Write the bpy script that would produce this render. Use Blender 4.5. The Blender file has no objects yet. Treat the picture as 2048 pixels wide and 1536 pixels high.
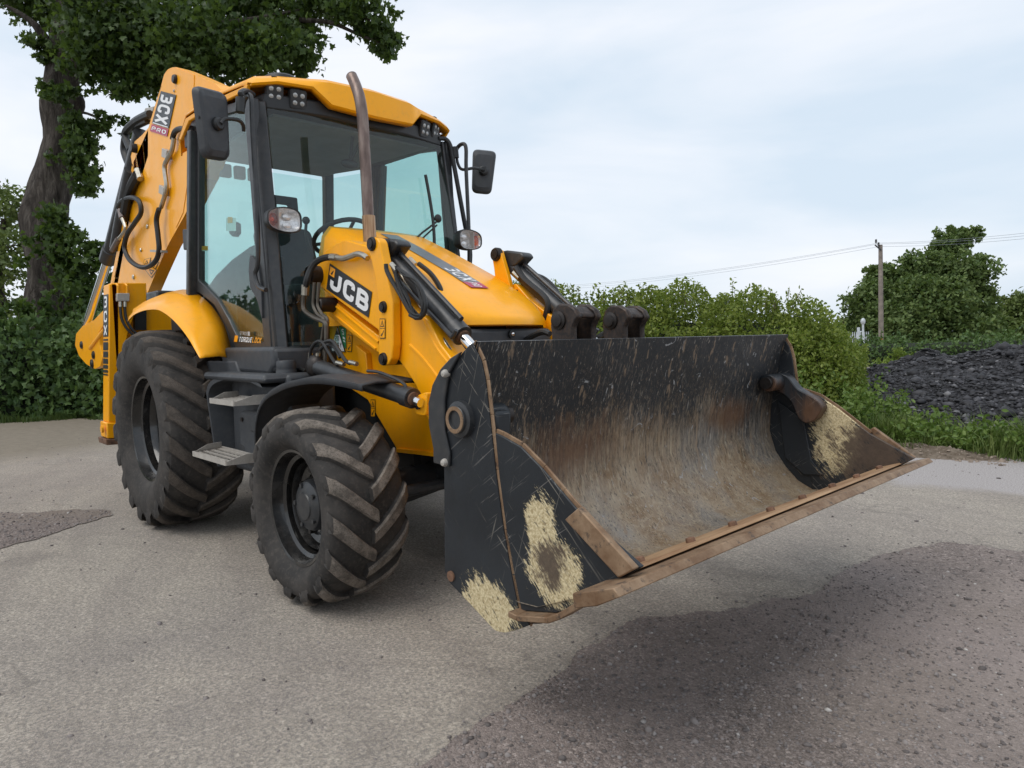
import bpy, bmesh, math, random
import numpy as np
from mathutils import Vector, Matrix
random.seed(7); rng = np.random.default_rng(7)
sc = bpy.context.scene; COL = sc.collection
R = math.radians

# ------------------------------------------------------------------ camera
CAM = np.array([5.2814, -2.5196, 1.2526]); YAW, PITCH, ROLL, FPX = 2.38598, -0.06269, -0.02175, 1393.31
def _basis():
    f = np.array([math.cos(PITCH)*math.cos(YAW), math.cos(PITCH)*math.sin(YAW), math.sin(PITCH)])
    r = np.cross(f, [0, 0, 1]); r /= np.linalg.norm(r); u = np.cross(r, f)
    return r*math.cos(ROLL)+u*math.sin(ROLL), -r*math.sin(ROLL)+u*math.cos(ROLL), f
CR, CU, CF = _basis()
cd = bpy.data.cameras.new('camera'); cam = bpy.data.objects.new('camera', cd); COL.objects.link(cam)
cd.sensor_width = 36; cd.lens = 36*FPX/2048; cd.clip_end = 2000; cd.clip_start = .05
cam.matrix_world = Matrix(((CR[0], CU[0], -CF[0], CAM[0]), (CR[1], CU[1], -CF[1], CAM[1]), (CR[2], CU[2], -CF[2], CAM[2]), (0, 0, 0, 1)))
sc.camera = cam

# ------------------------------------------------------------------ world, sun, exposure
SUN_EL, SUN_AZ = R(58), R(-95)          # azimuth of the sun in the XY plane (from the machine's right side)
w = bpy.data.worlds.new('World'); sc.world = w; w.use_nodes = True
nt = w.node_tree; nt.nodes.clear()
def wn(t, **k):
    n = nt.nodes.new(t)
    for a, b in k.items(): setattr(n, a, b)
    return n
sky = wn('ShaderNodeTexSky', sky_type='NISHITA', sun_disc=False, sun_elevation=SUN_EL, sun_rotation=math.pi/2-SUN_AZ, air_density=1.2, dust_density=2.5)
bg1 = wn('ShaderNodeBackground'); bg1.inputs[1].default_value = .12; nt.links.new(sky.outputs[0], bg1.inputs[0])
tc = wn('ShaderNodeTexCoord'); mp = wn('ShaderNodeMapping'); mp.inputs['Scale'].default_value = (1.0, 1.6, 5.0); mp.inputs['Rotation'].default_value = (.25, .1, .9)
n1 = wn('ShaderNodeTexNoise'); n1.inputs['Scale'].default_value = 1.5; n1.inputs['Detail'].default_value = 5; n1.inputs['Roughness'].default_value = .5; n1.inputs['Distortion'].default_value = .35
nt.links.new(tc.outputs['Generated'], mp.inputs[0]); nt.links.new(mp.outputs[0], n1.inputs['Vector'])
cr = wn('ShaderNodeValToRGB'); e = cr.color_ramp.elements
e[0].position = .36; e[0].color = (.505, .585, .670, 1); e[1].position = .66; e[1].color = (.690, .710, .752, 1)
nt.links.new(n1.outputs[0], cr.inputs[0])
bg2 = wn('ShaderNodeBackground'); bg2.inputs[1].default_value = 1.0; nt.links.new(cr.outputs[0], bg2.inputs[0])
mx = wn('ShaderNodeMixShader'); mx.inputs[0].default_value = .93
nt.links.new(bg1.outputs[0], mx.inputs[1]); nt.links.new(bg2.outputs[0], mx.inputs[2])
wo = wn('ShaderNodeOutputWorld'); nt.links.new(mx.outputs[0], wo.inputs[0])
sd = bpy.data.lights.new('sun', 'SUN'); sd.energy = 1.15; sd.angle = R(38); sd.color = (1, .96, .9)
so = bpy.data.objects.new('sun', sd); COL.objects.link(so)
sdir = Vector((math.cos(SUN_EL)*math.cos(SUN_AZ), math.cos(SUN_EL)*math.sin(SUN_AZ), math.sin(SUN_EL)))
so.rotation_euler = sdir.to_track_quat('Z', 'Y').to_euler(); so.location = sdir*30
vs = sc.view_settings; vs.view_transform = 'Standard'; vs.look = 'None'; vs.exposure = 0.50; vs.gamma = 1
sc.cycles.use_denoising = True; sc.cycles.max_bounces = 8; sc.cycles.transparent_max_bounces = 16
sc.cycles.sample_clamp_indirect = 4

# ------------------------------------------------------------------ helpers
def ray(px, py): return CF+CR*(px-1024)/FPX+CU*(768-py)/FPX
def at(px, py, ax, val):
    d = ray(px, py); i = 'xyz'.index(ax)
    return Vector(CAM+d*((val-CAM[i])/d[i]))
def dp(px, py, depth): return Vector(CAM+ray(px, py)*depth)
V = Vector
def tag(o, label=None, cat=None, group=None, kind=None):
    if label: o['label'] = label
    if cat: o['category'] = cat
    if group: o['group'] = group
    if kind: o['kind'] = kind
    return o
def empty(name, loc=(0, 0, 0)):
    o = bpy.data.objects.new(name, None); COL.objects.link(o); o.location = loc; o.empty_display_size = .1; return o
def link(name, me, parent=None):
    o = bpy.data.objects.new(name, me); COL.objects.link(o)
    if parent: 
        o.parent = parent
        l = V((0, 0, 0)); p = parent
        while p: l = l+p.location; p = p.parent
        o.location = -l
    return o
def mk(name, verts, faces, mat, parent=None, smooth=35, bevel=0, seg=2, mi=None):
    me = bpy.data.meshes.new(name); me.from_pydata([tuple(v) for v in verts], [], faces)
    for m in (mat if isinstance(mat, (list, tuple)) else [mat]): me.materials.append(m)
    if mi: me.polygons.foreach_set('material_index', mi)
    bm = bmesh.new(); bm.from_mesh(me); bmesh.ops.recalc_face_normals(bm, faces=bm.faces); bm.to_mesh(me); bm.free()
    if smooth:
        me.shade_smooth(); me.set_sharp_from_angle(angle=R(smooth))
    o = link(name, me, parent)
    if bevel:
        b = o.modifiers.new('bevel', 'BEVEL'); b.width = bevel; b.segments = seg; b.limit_method = 'ANGLE'; b.angle_limit = R(30); b.harden_normals = False
    return o
class G:
    def __init__(s): s.v = []; s.f = []; s.m = []
    def add(s, verts, faces, m=0):
        b = len(s.v); s.v += [V(v) for v in verts]; s.f += [tuple(i+b for i in f) for f in faces]; s.m += [m]*len(faces); return s
    def prism(s, pts, off, m=0):
        pts = [V(p) for p in pts]; off = V(off); n = len(pts)
        return s.add(pts+[p+off for p in pts], [tuple(range(n)), tuple(range(2*n-1, n-1, -1))]+[(i, i+n, (i+1) % n+n, (i+1) % n) for i in range(n)], m)
    def box(s, c, size, rot=None, m=0):
        c = V(c); h = V(size)/2; M = rot if rot is not None else Matrix.Identity(3)
        vs = [c+M@V((h.x*a, h.y*b, h.z*d)) for a in (-1, 1) for b in (-1, 1) for d in (-1, 1)]
        return s.add(vs, [(0, 1, 3, 2), (4, 6, 7, 5), (0, 4, 5, 1), (2, 3, 7, 6), (0, 2, 6, 4), (1, 5, 7, 3)], m)
    def bar(s, a, b, wd, ht, up=(0, 0, 1), m=0):
        a = V(a); b = V(b); d = b-a; x = d.normalized(); y = V(up).cross(x).normalized(); z = x.cross(y)
        return s.box((a+b)/2, (d.length, wd, ht), Matrix((x, y, z)).transposed(), m)
    def tube(s, path, r, n=10, m=0, cap=True):
        P = [V(p) for p in path]; k = len(P); rs = r if isinstance(r, (list, tuple)) else [r]*k
        T = [(P[min(i+1, k-1)]-P[max(i-1, 0)]).normalized() for i in range(k)]
        ref = V((0, 0, 1)) if abs(T[0].z) < .9 else V((1, 0, 0))
        N = (ref-T[0]*ref.dot(T[0])).normalized(); vs = []
        for i in range(k):
            N = (N-T[i]*N.dot(T[i])).normalized(); B = T[i].cross(N)
            vs += [P[i]+(N*math.cos(2*math.pi*j/n)+B*math.sin(2*math.pi*j/n))*rs[i] for j in range(n)]
        fs = [(i*n+j, i*n+(j+1) % n, (i+1)*n+(j+1) % n, (i+1)*n+j) for i in range(k-1) for j in range(n)]
        if cap: fs += [tuple(range(n-1, -1, -1)), tuple(range((k-1)*n, k*n))]
        return s.add(vs, fs, m)
    def cyl(s, a, b, r, n=20, m=0): return s.tube([a, b], r, n, m)
    def lathe(s, prof, c, axis='y', n=48, m=0, mis=None):
        # prof: (radius, offset along axis)
        c = V(c); vs = []
        for (r, o) in prof:
            for j in range(n):
                a = 2*math.pi*j/n; q = (r*math.cos(a), r*math.sin(a))
                vs.append(c+(V((q[0], o, q[1])) if axis == 'y' else V((o, q[0], q[1])) if axis == 'x' else V((q[0], q[1], o))))
        for i in range(len(prof)-1):
            pass
        b = len(s.v); s.v += vs
        for i in range(len(prof)-1):
            for j in range(n):
                s.f.append((b+i*n+j, b+i*n+(j+1) % n, b+(i+1)*n+(j+1) % n, b+(i+1)*n+j)); s.m.append(m if mis is None else mis[i])
        return s
    def ball(s, c, r, m=0, n=10, k=6, sc_=(1, 1, 1)):
        c = V(c); vs = [c+V((0, 0, r*sc_[2]))]; fs = []
        for i in range(1, k):
            t = math.pi*i/k
            vs += [c+V((r*sc_[0]*math.sin(t)*math.cos(2*math.pi*j/n), r*sc_[1]*math.sin(t)*math.sin(2*math.pi*j/n), r*sc_[2]*math.cos(t))) for j in range(n)]
        vs.append(c-V((0, 0, r*sc_[2])))
        fs += [(0, 1+j, 1+(j+1) % n) for j in range(n)]
        for i in range(k-2): fs += [(1+i*n+j, 1+(i+1)*n+j, 1+(i+1)*n+(j+1) % n, 1+i*n+(j+1) % n) for j in range(n)]
        L = len(vs)-1; fs += [(L, 1+(k-2)*n+(j+1) % n, 1+(k-2)*n+j) for j in range(n)]
        return s.add(vs, fs, m)
    def grid(s, rows, m=0, close=False):
        k = len(rows[0]); return s.add([p for r in rows for p in r], [(i*k+j, i*k+j+1, (i+1)*k+j+1, (i+1)*k+j) for i in range(len(rows)-1) for j in range(k-1)], m)
    def build(s, name, mat, parent=None, smooth=35, bevel=0, seg=2): return mk(name, s.v, s.f, mat, parent, smooth, bevel, seg, s.m)
def cat(pts, sub=6, closed=False):
    P = [V(p) for p in pts]; out = []; n = len(P)
    for i in range(n-1):
        a, b, c, d = P[max(i-1, 0)], P[i], P[i+1], P[min(i+2, n-1)]
        for k in range(sub):
            t = k/sub; out.append(.5*((2*b)+(c-a)*t+(2*a-5*b+4*c-d)*t*t+(3*b-a-3*c+d)*t**3))
    return out+[P[-1]]
def rnd(pts, r=.02, k=3):
    """round the corners of a closed 3D outline"""
    P = [V(p) for p in pts]; out = []; n = len(P)
    for i in range(n):
        a, b, c = P[i-1], P[i], P[(i+1) % n]; d1 = a-b; d2 = c-b
        q = min(r, d1.length*.45, d2.length*.45); p0 = b+d1.normalized()*q; p2 = b+d2.normalized()*q
        for j in range(k+1):
            t = j/k; out.append(p0*(1-t)**2+b*2*t*(1-t)+p2*t*t)
    return out
def plate(name, px, Y, th, mat, parent, bevel=.006, r=0, ax='y', smooth=35):
    pts = [at(x, y, ax, Y) for x, y in px]
    if r: pts = rnd(pts, r)
    off = V((0, th, 0)) if ax == 'y' else V((th, 0, 0)) if ax == 'x' else V((0, 0, th))
    return G().prism(pts, off).build(name, mat, parent, smooth, bevel)
def mir(p): return V((p[0], -p[1], p[2]))

# ------------------------------------------------------------------ materials
class M:
    def __init__(s, name):
        s.m = bpy.data.materials.new(name); s.m.use_nodes = True; s.t = s.m.node_tree; s.b = s.t.nodes['Principled BSDF']; s.out = s.t.nodes['Material Output']
        s._pos = None
    def n(s, t, **k):
        x = s.t.nodes.new(t)
        for a, b in k.items():
            if a.startswith('_'): continue
            setattr(x, a, b)
        return x
    def l(s, a, b): s.t.links.new(a, b)
    def put(s, sock, v):
        if hasattr(v, 'is_linked') or isinstance(v, bpy.types.NodeSocket): s.l(v, sock)
        elif isinstance(v, (tuple, list)) and len(v) == 3 and sock.type == 'RGBA': sock.default_value = (*v, 1)
        else: sock.default_value = v
    def pos(s):
        if not s._pos: s._pos = s.n('ShaderNodeNewGeometry').outputs['Position']
        return s._pos
    def obj(s): return s.n('ShaderNodeTexCoord').outputs['Object']
    def island(s): return s.n('ShaderNodeNewGeometry').outputs['Random Per Island']
    def map(s, scale=(1, 1, 1), rot=(0, 0, 0), loc=(0, 0, 0), vec=None):
        src = vec or s.pos()
        if any(rot):
            y = s.n('ShaderNodeMapping'); y.inputs['Rotation'].default_value = rot; s.l(src, y.inputs[0]); src = y.outputs[0]
        x = s.n('ShaderNodeMapping'); x.inputs['Scale'].default_value = scale; x.inputs['Location'].default_value = loc
        s.l(src, x.inputs[0]); return x.outputs[0]
    def noise(s, scale, vec=None, detail=4, rough=.55, dist=0):
        x = s.n('ShaderNodeTexNoise'); x.inputs['Scale'].default_value = scale; x.inputs['Detail'].default_value = detail; x.inputs['Roughness'].default_value = rough; x.inputs['Distortion'].default_value = dist
        s.l(vec or s.pos(), x.inputs['Vector']); return x.outputs[0]
    def vor(s, scale, vec=None, feat='F1', out='Distance'):
        x = s.n('ShaderNodeTexVoronoi', feature=feat); x.inputs['Scale'].default_value = scale; s.l(vec or s.pos(), x.inputs['Vector']); return x.outputs[out]
    def ramp(s, fac, *stops):
        x = s.n('ShaderNodeValToRGB'); el = x.color_ramp.elements
        while len(el) < len(stops): el.new(.5)
        for q, (p, c) in zip(el, stops):
            q.position = p; q.color = (c, c, c, 1) if isinstance(c, (int, float)) else (*c, 1)
        s.l(fac, x.inputs[0]); return x.outputs[0]
    def mix(s, fac, a, b, mode='MIX'):
        x = s.n('ShaderNodeMix', data_type='RGBA', blend_type=mode); s.put(x.inputs[0], fac); s.put(x.inputs[6], a); s.put(x.inputs[7], b); return x.outputs[2]
    def math(s, op, a, b=0., c=None, clamp=False):
        x = s.n('ShaderNodeMath', operation=op, use_clamp=clamp); s.put(x.inputs[0], a); s.put(x.inputs[1], b)
        if c is not None: s.put(x.inputs[2], c)
        return x.outputs[0]
    def sep(s, vec=None):
        x = s.n('ShaderNodeSeparateXYZ'); s.l(vec or s.pos(), x.inputs[0]); return x.outputs
    def dist(s, p, scale=(1, 1, 1), vec=None):
        x = s.n('ShaderNodeVectorMath', operation='SUBTRACT'); s.l(vec or s.pos(), x.inputs[0]); x.inputs[1].default_value = p
        y = s.n('ShaderNodeVectorMath', operation='MULTIPLY'); s.l(x.outputs[0], y.inputs[0]); y.inputs[1].default_value = scale
        z = s.n('ShaderNodeVectorMath', operation='LENGTH'); s.l(y.outputs[0], z.inputs[0]); return z.outputs['Value']
    def bump(s, h, strength=.3, dist=.01):
        x = s.n('ShaderNodeBump'); x.inputs['Strength'].default_value = strength; x.inputs['Distance'].default_value = dist; s.l(h, x.inputs['Height']); s.l(x.outputs[0], s.b.inputs['Normal']); return s
    def set(s, base=None, rough=None, metal=None, coat=None, spec=None):
        for k, v in (('Base Color', base), ('Roughness', rough), ('Metallic', metal), ('Coat Weight', coat), ('Specular IOR Level', spec)):
            if v is not None: s.put(s.b.inputs[k], v)
        return s
def simple(name, base, rough=.5, metal=0., var=.12, scale=6, coat=0., dust=None):
    m = M(name); c = m.mix(m.ramp(m.noise(scale), (.3, 0.), (.7, 1.)), tuple(x*(1-var) for x in base), tuple(min(1, x*(1+var)) for x in base))
    if dust:
        c = m.mix(m.math('MULTIPLY', m.ramp(m.noise(scale*5, detail=6), (.42, 0.), (.75, 1.)), dust[1]), c, dust[0])
    m.set(c, m.ramp(m.noise(scale*3), (.3, max(0, rough-.07)), (.7, min(1, rough+.08))), metal, coat); return m.m

YEL = M('yellow_paint')
c = YEL.mix(YEL.ramp(YEL.noise(2.5), (.3, 0.), (.7, 1.)), (.93, .385, .001), (.97, .415, .002))
c = YEL.mix(YEL.math('MULTIPLY', YEL.ramp(YEL.noise(24, detail=8, rough=.7), (.52, 0.), (.8, 1.)), .25), c, (.42, .22, .04))
c = YEL.mix(YEL.math('MULTIPLY', YEL.ramp(YEL.noise(1., YEL.map((14, 14, 2.2)), 6, .65), (.52, 0.), (.78, 1.)), .22), c, (.50, .30, .10))
c = YEL.mix(YEL.ramp(YEL.noise(38, detail=6, rough=.8, dist=1.), (.725, 0.), (.745, .85)), c, (.07, .055, .045))
YEL.set(c, YEL.ramp(YEL.noise(8), (.3, .30), (.7, .42)), 0., .16, .30); YEL.b.inputs['Coat Roughness'].default_value = .07; YEL.bump(YEL.noise(60, detail=2), .04, .004); YEL = YEL.m
BLK = simple('black_paint', (.026, .028, .031), .38, dust=((.10, .09, .08), .25))
PLAS = simple('dark_grey_plastic', (.042, .046, .052), .55, dust=((.10, .095, .09), .25))
PLASB = simple('black_plastic', (.017, .018, .019), .45)
RUBH = simple('hose_rubber', (.014, .014, .014), .48, scale=20)
CHROME = simple('chrome_rod', (.80, .80, .80), .12, 1., var=.05)
STEEL = simple('plated_steel', (.50, .47, .40), .38, 1., scale=30)
GALV = simple('galvanised_step', (.46, .43, .39), .55, .35, scale=25, dust=((.30, .26, .22), .4))
RUST = simple('rusty_steel', (.15, .080, .048), .8, .1, var=.5, scale=25)
PIN = simple('pin_steel', (.035, .030, .028), .42, .6, var=.3, scale=40)
WHITE = simple('white_decal', (.78, .78, .78), .4, var=.02)
BLACKD = simple('black_decal', (.016, .017, .019), .4, var=.02)
GREYD = simple('grey_decal', (.16, .175, .19), .35, var=.04)
REDD = simple('crimson_decal', (.42, .03, .09), .4, var=.03)
GREEND = simple('green_decal', (.03, .22, .08), .4, var=.03)
ORD = simple('orange_decal', (.90, .36, .02), .4, var=.03)
SEATM = simple('seat_fabric', (.030, .032, .036), .8)
LINER = simple('headliner_grey', (.20, .21, .22), .85)
BRONZ = M('exhaust_steel')
ec = BRONZ.ramp(BRONZ.noise(9, BRONZ.map((3, 3, .8)), 6, .6), (.3, (.10, .070, .060)), (.5, (.18, .130, .112)), (.7, (.27, .21, .18)))
BRONZ.set(ec, .42, .55); BRONZ = BRONZ.m
HEATS = M('exhaust_shield'); HEATS.set(HEATS.ramp(HEATS.noise(12, HEATS.map((8, 8, .5))), (.3, (.22, .12, .06)), (.55, (.42, .27, .16)), (.75, (.55, .42, .30))), .4, .7); HEATS = HEATS.m
def glass(name, tint, rough=.0, refl=1.0, dirt=.022):
    m = M(name); m.t.nodes.remove(m.b)
    tr = m.n('ShaderNodeBsdfTransparent'); tr.inputs[0].default_value = (*tint, 1)
    gl = m.n('ShaderNodeBsdfGlossy'); gl.inputs['Roughness'].default_value = rough; gl.inputs[0].default_value = (refl, refl, refl, 1)
    lw = m.n('ShaderNodeLayerWeight'); lw.inputs[0].default_value = .5; fr = m.math('ADD', m.math('MULTIPLY', m.math('POWER', lw.outputs['Facing'], 5.), .9), .045)
    a = m.n('ShaderNodeMixShader'); m.l(fr, a.inputs[0]); m.l(tr.outputs[0], a.inputs[1]); m.l(gl.outputs[0], a.inputs[2])
    df = m.n('ShaderNodeBsdfDiffuse'); df.inputs[0].default_value = (.45, .45, .42, 1)
    b = m.n('ShaderNodeMixShader'); m.l(m.math('MULTIPLY', m.ramp(m.noise(5, detail=7, rough=.7), (.35, 0.1), (.75, 1.)), dirt), b.inputs[0]); m.l(a.outputs[0], b.inputs[1]); m.l(df.outputs[0], b.inputs[2])
    m.l(b.outputs[0], m.out.inputs[0]); return m.m
GLASS = glass('green_tinted_glass', (.73, .88, .855))
LENS = glass('clear_lens', (.93, .93, .93), .02, dirt=.03)
AMBER = glass('amber_lens', (.85, .33, .10), .05)
REFL = simple('reflector', (.82, .82, .82), .22, .55, var=.25, scale=90)
MIRR = simple('mirror_glass', (.8, .8, .8), .02, 1., var=.01)
LEDM = simple('led_lens', (.40, .40, .39), .2, .5)

TYRE = M('tyre_rubber')
tcx = TYRE.mix(TYRE.ramp(TYRE.noise(7, detail=6), (.35, 0.), (.7, 1.)), (.026, .0245, .0235), (.060, .054, .049))
tcx = TYRE.mix(TYRE.math('MULTIPLY', TYRE.ramp(TYRE.noise(45, detail=5, rough=.7), (.5, 0.), (.8, 1.)), .6), tcx, (.115, .098, .084))
TYRE.set(tcx, .78, spec=.3).bump(TYRE.noise(90, detail=4), .25, .004); TYRE = TYRE.m
def lugmat(name, a, b):
    m = M(name); c = m.mix(m.ramp(m.noise(10, detail=5), (.3, 0.), (.7, 1.)), a, b)
    c = m.mix(m.ramp(m.noise(160, detail=4, rough=.7), (.48, 0.), (.64, .7)), c, tuple(x*.45 for x in a)); c = m.mix(m.ramp(m.noise(16, detail=6, rough=.7), (.40, .7), (.56, 0.)), c, (.055, .048, .042)); m.set(c, .92, spec=.2).bump(m.noise(120, detail=4), .4, .004); return m.m
LUGF = lugmat('worn_lug_dusty', (.165, .142, .120), (.235, .202, .172)); LUGR = lugmat('worn_lug', (.080, .068, .058), (.140, .118, .100))
RIM = simple('black_rim_gloss', (.010, .010, .010), .22, coat=.4, dust=((.12, .10, .085), .14))

def steelwear(name, patches=(), streak=1., low=None, rust=()):
    """dark painted bucket steel: paint scratched to primer and rust"""
    m = M(name); col = m.mix(m.ramp(m.noise(3, detail=5), (.3, 0.), (.7, 1.)), (.014, .0165, .020), (.026, .030, .035))
    z = m.sep()[2]
    # fine scratches in several directions
    sets = (((.12, 0, 0), (60, 150, 6), .62, (.20, .19, .17)), ((-.2, 0, 0), (60, 120, 9), .63, (.17, .14, .11))) if low else (((0, .6, 0), (5, 5, 150), .655, (.17, .16, .15)), ((0, -.8, 0), (6, 6, 140), .66, (.22, .20, .17)), ((0, 1.25, 0), (4, 4, 130), .665, (.16, .15, .13)))
    for rot, sc_, th, cc in sets:
        k = m.ramp(m.noise(1., m.map(sc_, rot), 3, .5), (th, 0.), (th+.035, 1.)); k = m.math('MULTIPLY', k, m.ramp(m.noise(3.5, detail=3), (.45, 0.), (.6, .9)))
        col = m.mix(k, col, cc)
    if low:  # (z where wear starts, z where it is full)
        zf = m.n('ShaderNodeMapRange'); m.l(z, zf.inputs[0]); zf.inputs[1].default_value = low[0]; zf.inputs[2].default_value = low[1]; zf = zf.outputs[0]
        g = m.noise(1., m.map((60, 60, 5.0)), 6, .7, .8); g2 = m.noise(1., m.map((240, 240, 45)), 5, .7)
        g = m.math('ADD', m.math('MULTIPLY', g, .55), m.math('MULTIPLY', g2, .45))
        big = m.noise(2.2, detail=4, dist=.8)
        t = m.math('ADD', m.math('MULTIPLY', zf, .40), m.math('MULTIPLY', m.math('SUBTRACT', big, .5), .50))
        k = m.math('MULTIPLY', m.math('SUBTRACT', m.math('ADD', g, t), .60), 3.6, clamp=True)
        wc = m.mix(m.ramp(m.noise(9, detail=5), (.35, 0.), (.65, 1.)), (.235, .150, .080), (.38, .295, .20))
        wc = m.mix(m.ramp(m.noise(3, detail=3), (.5, 0.), (.65, 1.)), wc, (.29, .255, .215))
        wc = m.mix(m.ramp(m.noise(1., m.map((60, 60, 4)), 3), (.52, 0.), (.70, .6)), wc, (.50, .42, .29))
        col = m.mix(m.math('MULTIPLY', k, .85), col, wc)
        k5 = m.ramp(m.noise(1., m.map((150, 150, 9), (.08, .1, .3)), 4, .7, .5), (.57, 0.), (.63, .75)); col = m.mix(m.math('MULTIPLY', k5, m.math('ADD', m.math('MULTIPLY', zf, .8), .25)), col, m.mix(m.noise(6, detail=4), (.46, .40, .32), (.30, .19, .11)))
        k6 = m.ramp(m.noise(1., m.map((120, 120, 14), (-.1, .05, .9)), 4, .7), (.36, .8), (.43, 0.)); col = m.mix(k6, col, (.028, .029, .031))
        k2 = m.ramp(m.noise(1., m.map((26, 26, 1.6), (.05, .1, 0)), 4, .6), (.595, 0.), (.65, .75)); col = m.mix(k2, col, (.24, .175, .12)); k4 = m.ramp(m.noise(1., m.map((85, 85, 3.2), (.12, .05, 0)), 3, .6), (.66, 0.), (.69, .8)); col = m.mix(k4, col, (.36, .33, .29))
        k3 = m.ramp(m.noise(13, detail=7, rough=.7, dist=1.5), (.635, 0.), (.655, .8)); col = m.mix(k3, col, (.36, .37, .38))
    for p, rad, scl in rust:
        d = m.math('ADD', m.math('ADD', m.dist(p, scl), m.math('MULTIPLY', m.math('SUBTRACT', m.noise(1., m.map((55, 55, 5)), 5, .7), .5), rad*1.7)), m.math('MULTIPLY', m.math('SUBTRACT', m.noise(5, detail=5), .5), rad*1.5))
        col = m.mix(m.math('MULTIPLY', m.math('MULTIPLY', m.math('SUBTRACT', 1.0, m.math('DIVIDE', d, rad)), 1.2, clamp=True), .8), col, m.mix(m.noise(30), (.085, .042, .024), (.17, .092, .052)))
    if patches:
        st = m.math('SUBTRACT', m.noise(1., m.map((120, 20, 16), (0, .75, 0)), 5, .65, .9), .5); st2 = m.math('MULTIPLY', m.math('SUBTRACT', m.noise(1., m.map((14, 20, 120), (0, -.25, 0)), 4, .65, 1.2), .5), .45); lowf = m.math('SUBTRACT', m.noise(13, detail=5, rough=.65), .5)
        pk = None
        for p, rad, scl, core in patches:
            nz = m.math('ADD', m.math('MULTIPLY', m.math('ADD', st, st2), rad*1.15), m.math('MULTIPLY', lowf, rad*1.1))
            k = m.ramp(m.math('DIVIDE', m.math('ADD', m.dist(p, scl), nz), rad), (.86, 1.), (1.0, 0.)); pk = k if pk is None else m.math('MAXIMUM', pk, k)
        cc = m.mix(m.ramp(m.noise(110, detail=6, rough=.75), (.38, 0.), (.58, 1.)), (.38, .29, .15), (.70, .60, .38)); cc = m.mix(m.ramp(m.noise(1., m.map((120, 20, 30), (0, .8, 0)), 4, .6), (.60, 0.), (.66, .8)), cc, (.03, .03, .03))
        col = m.mix(pk, col, cc)
        for p, rad, scl, core in patches:
            if core:
                q, qr, qs = core
                d = m.math('ADD', m.dist(q, qs), m.math('MULTIPLY', m.math('ADD', lowf, m.math('MULTIPLY', st, .8)), qr*2.6))
                col = m.mix(m.ramp(m.math('DIVIDE', d, qr), (.55, .95), (1.1, 0.)), col, m.mix(m.noise(60, detail=6, rough=.7), (.040, .032, .028), (.14, .098, .070)))
    m.set(col, m.ramp(m.noise(20, detail=5), (.3, .36), (.7, .58)), .15, spec=.4).bump(m.noise(45, detail=6), .12, .004); return m.m
EDGE = M('worn_edge_steel'); ecc = EDGE.mix(EDGE.ramp(EDGE.noise(12, detail=6, rough=.65), (.35, 0.), (.65, 1.)), (.17, .095, .050), (.31, .21, .13))
ecc = EDGE.mix(EDGE.ramp(EDGE.noise(35, detail=6, rough=.7), (.56, 0.), (.66, .8)), ecc, (.06, .045, .038)); EDGE.set(ecc, .62, .35).bump(EDGE.noise(40, detail=5), .3, .004); EDGE = EDGE.m
ORUST = M('orange_rust'); ORUST.set(ORUST.mix(ORUST.ramp(ORUST.noise(1., ORUST.map((14, 3, 14)), 6, .6), (.35, 0.), (.65, 1.)), (.24, .130, .062), (.42, .27, .15)), .7, .2).bump(ORUST.noise(50), .25, .004); ORUST = ORUST.m

def leafmat(name, a, b, trans=.35, rough=.45):
    m = M(name); c = m.mix(m.island(), a, b); m.set(c, rough, spec=.35)
    tl = m.n('ShaderNodeBsdfTranslucent'); m.l(m.mix(.5, c, (.16, .24, .03)), tl.inputs[0])
    x = m.n('ShaderNodeMixShader'); x.inputs[0].default_value = trans; m.l(m.b.outputs[0], x.inputs[1]); m.l(tl.outputs[0], x.inputs[2]); m.l(x.outputs[0], m.out.inputs[0]); return m.m
BARK = M('bark'); bk = BARK.ramp(BARK.noise(1., BARK.map((9, 9, 2.2)), 7, .65, .6), (.3, (.030, .025, .021)), (.5, (.085, .072, .062)), (.72, (.19, .168, .145)))
BARK.set(bk, .9, spec=.2).bump(BARK.noise(1., BARK.map((11, 11, 2.4)), 8, .7, .9), 1.0, .16); BARK = BARK.m
# ================================================================== THE SETTING
def gp(px, py): return at(px, py, 'z', 0)
def npmesh(name, Vn, F, mat, parent=None, smooth=False, mi=None):
    """fast mesh: Vn (n,3), F (m,k) all faces the same size"""
    me = bpy.data.meshes.new(name); Vn = np.asarray(Vn, np.float32); F = np.asarray(F, np.int32); k = F.shape[1]
    me.vertices.add(len(Vn)); me.vertices.foreach_set('co', Vn.ravel())
    me.loops.add(F.size); me.loops.foreach_set('vertex_index', F.ravel())
    me.polygons.add(len(F)); me.polygons.foreach_set('loop_start', np.arange(len(F), dtype=np.int32)*k)
    for m in (mat if isinstance(mat, (list, tuple)) else [mat]): me.materials.append(m)
    if mi is not None: me.polygons.foreach_set('material_index', np.asarray(mi, np.int32))
    me.update(calc_edges=True); me.validate()
    if smooth: me.shade_smooth()
    return link(name, me, parent)

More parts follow.
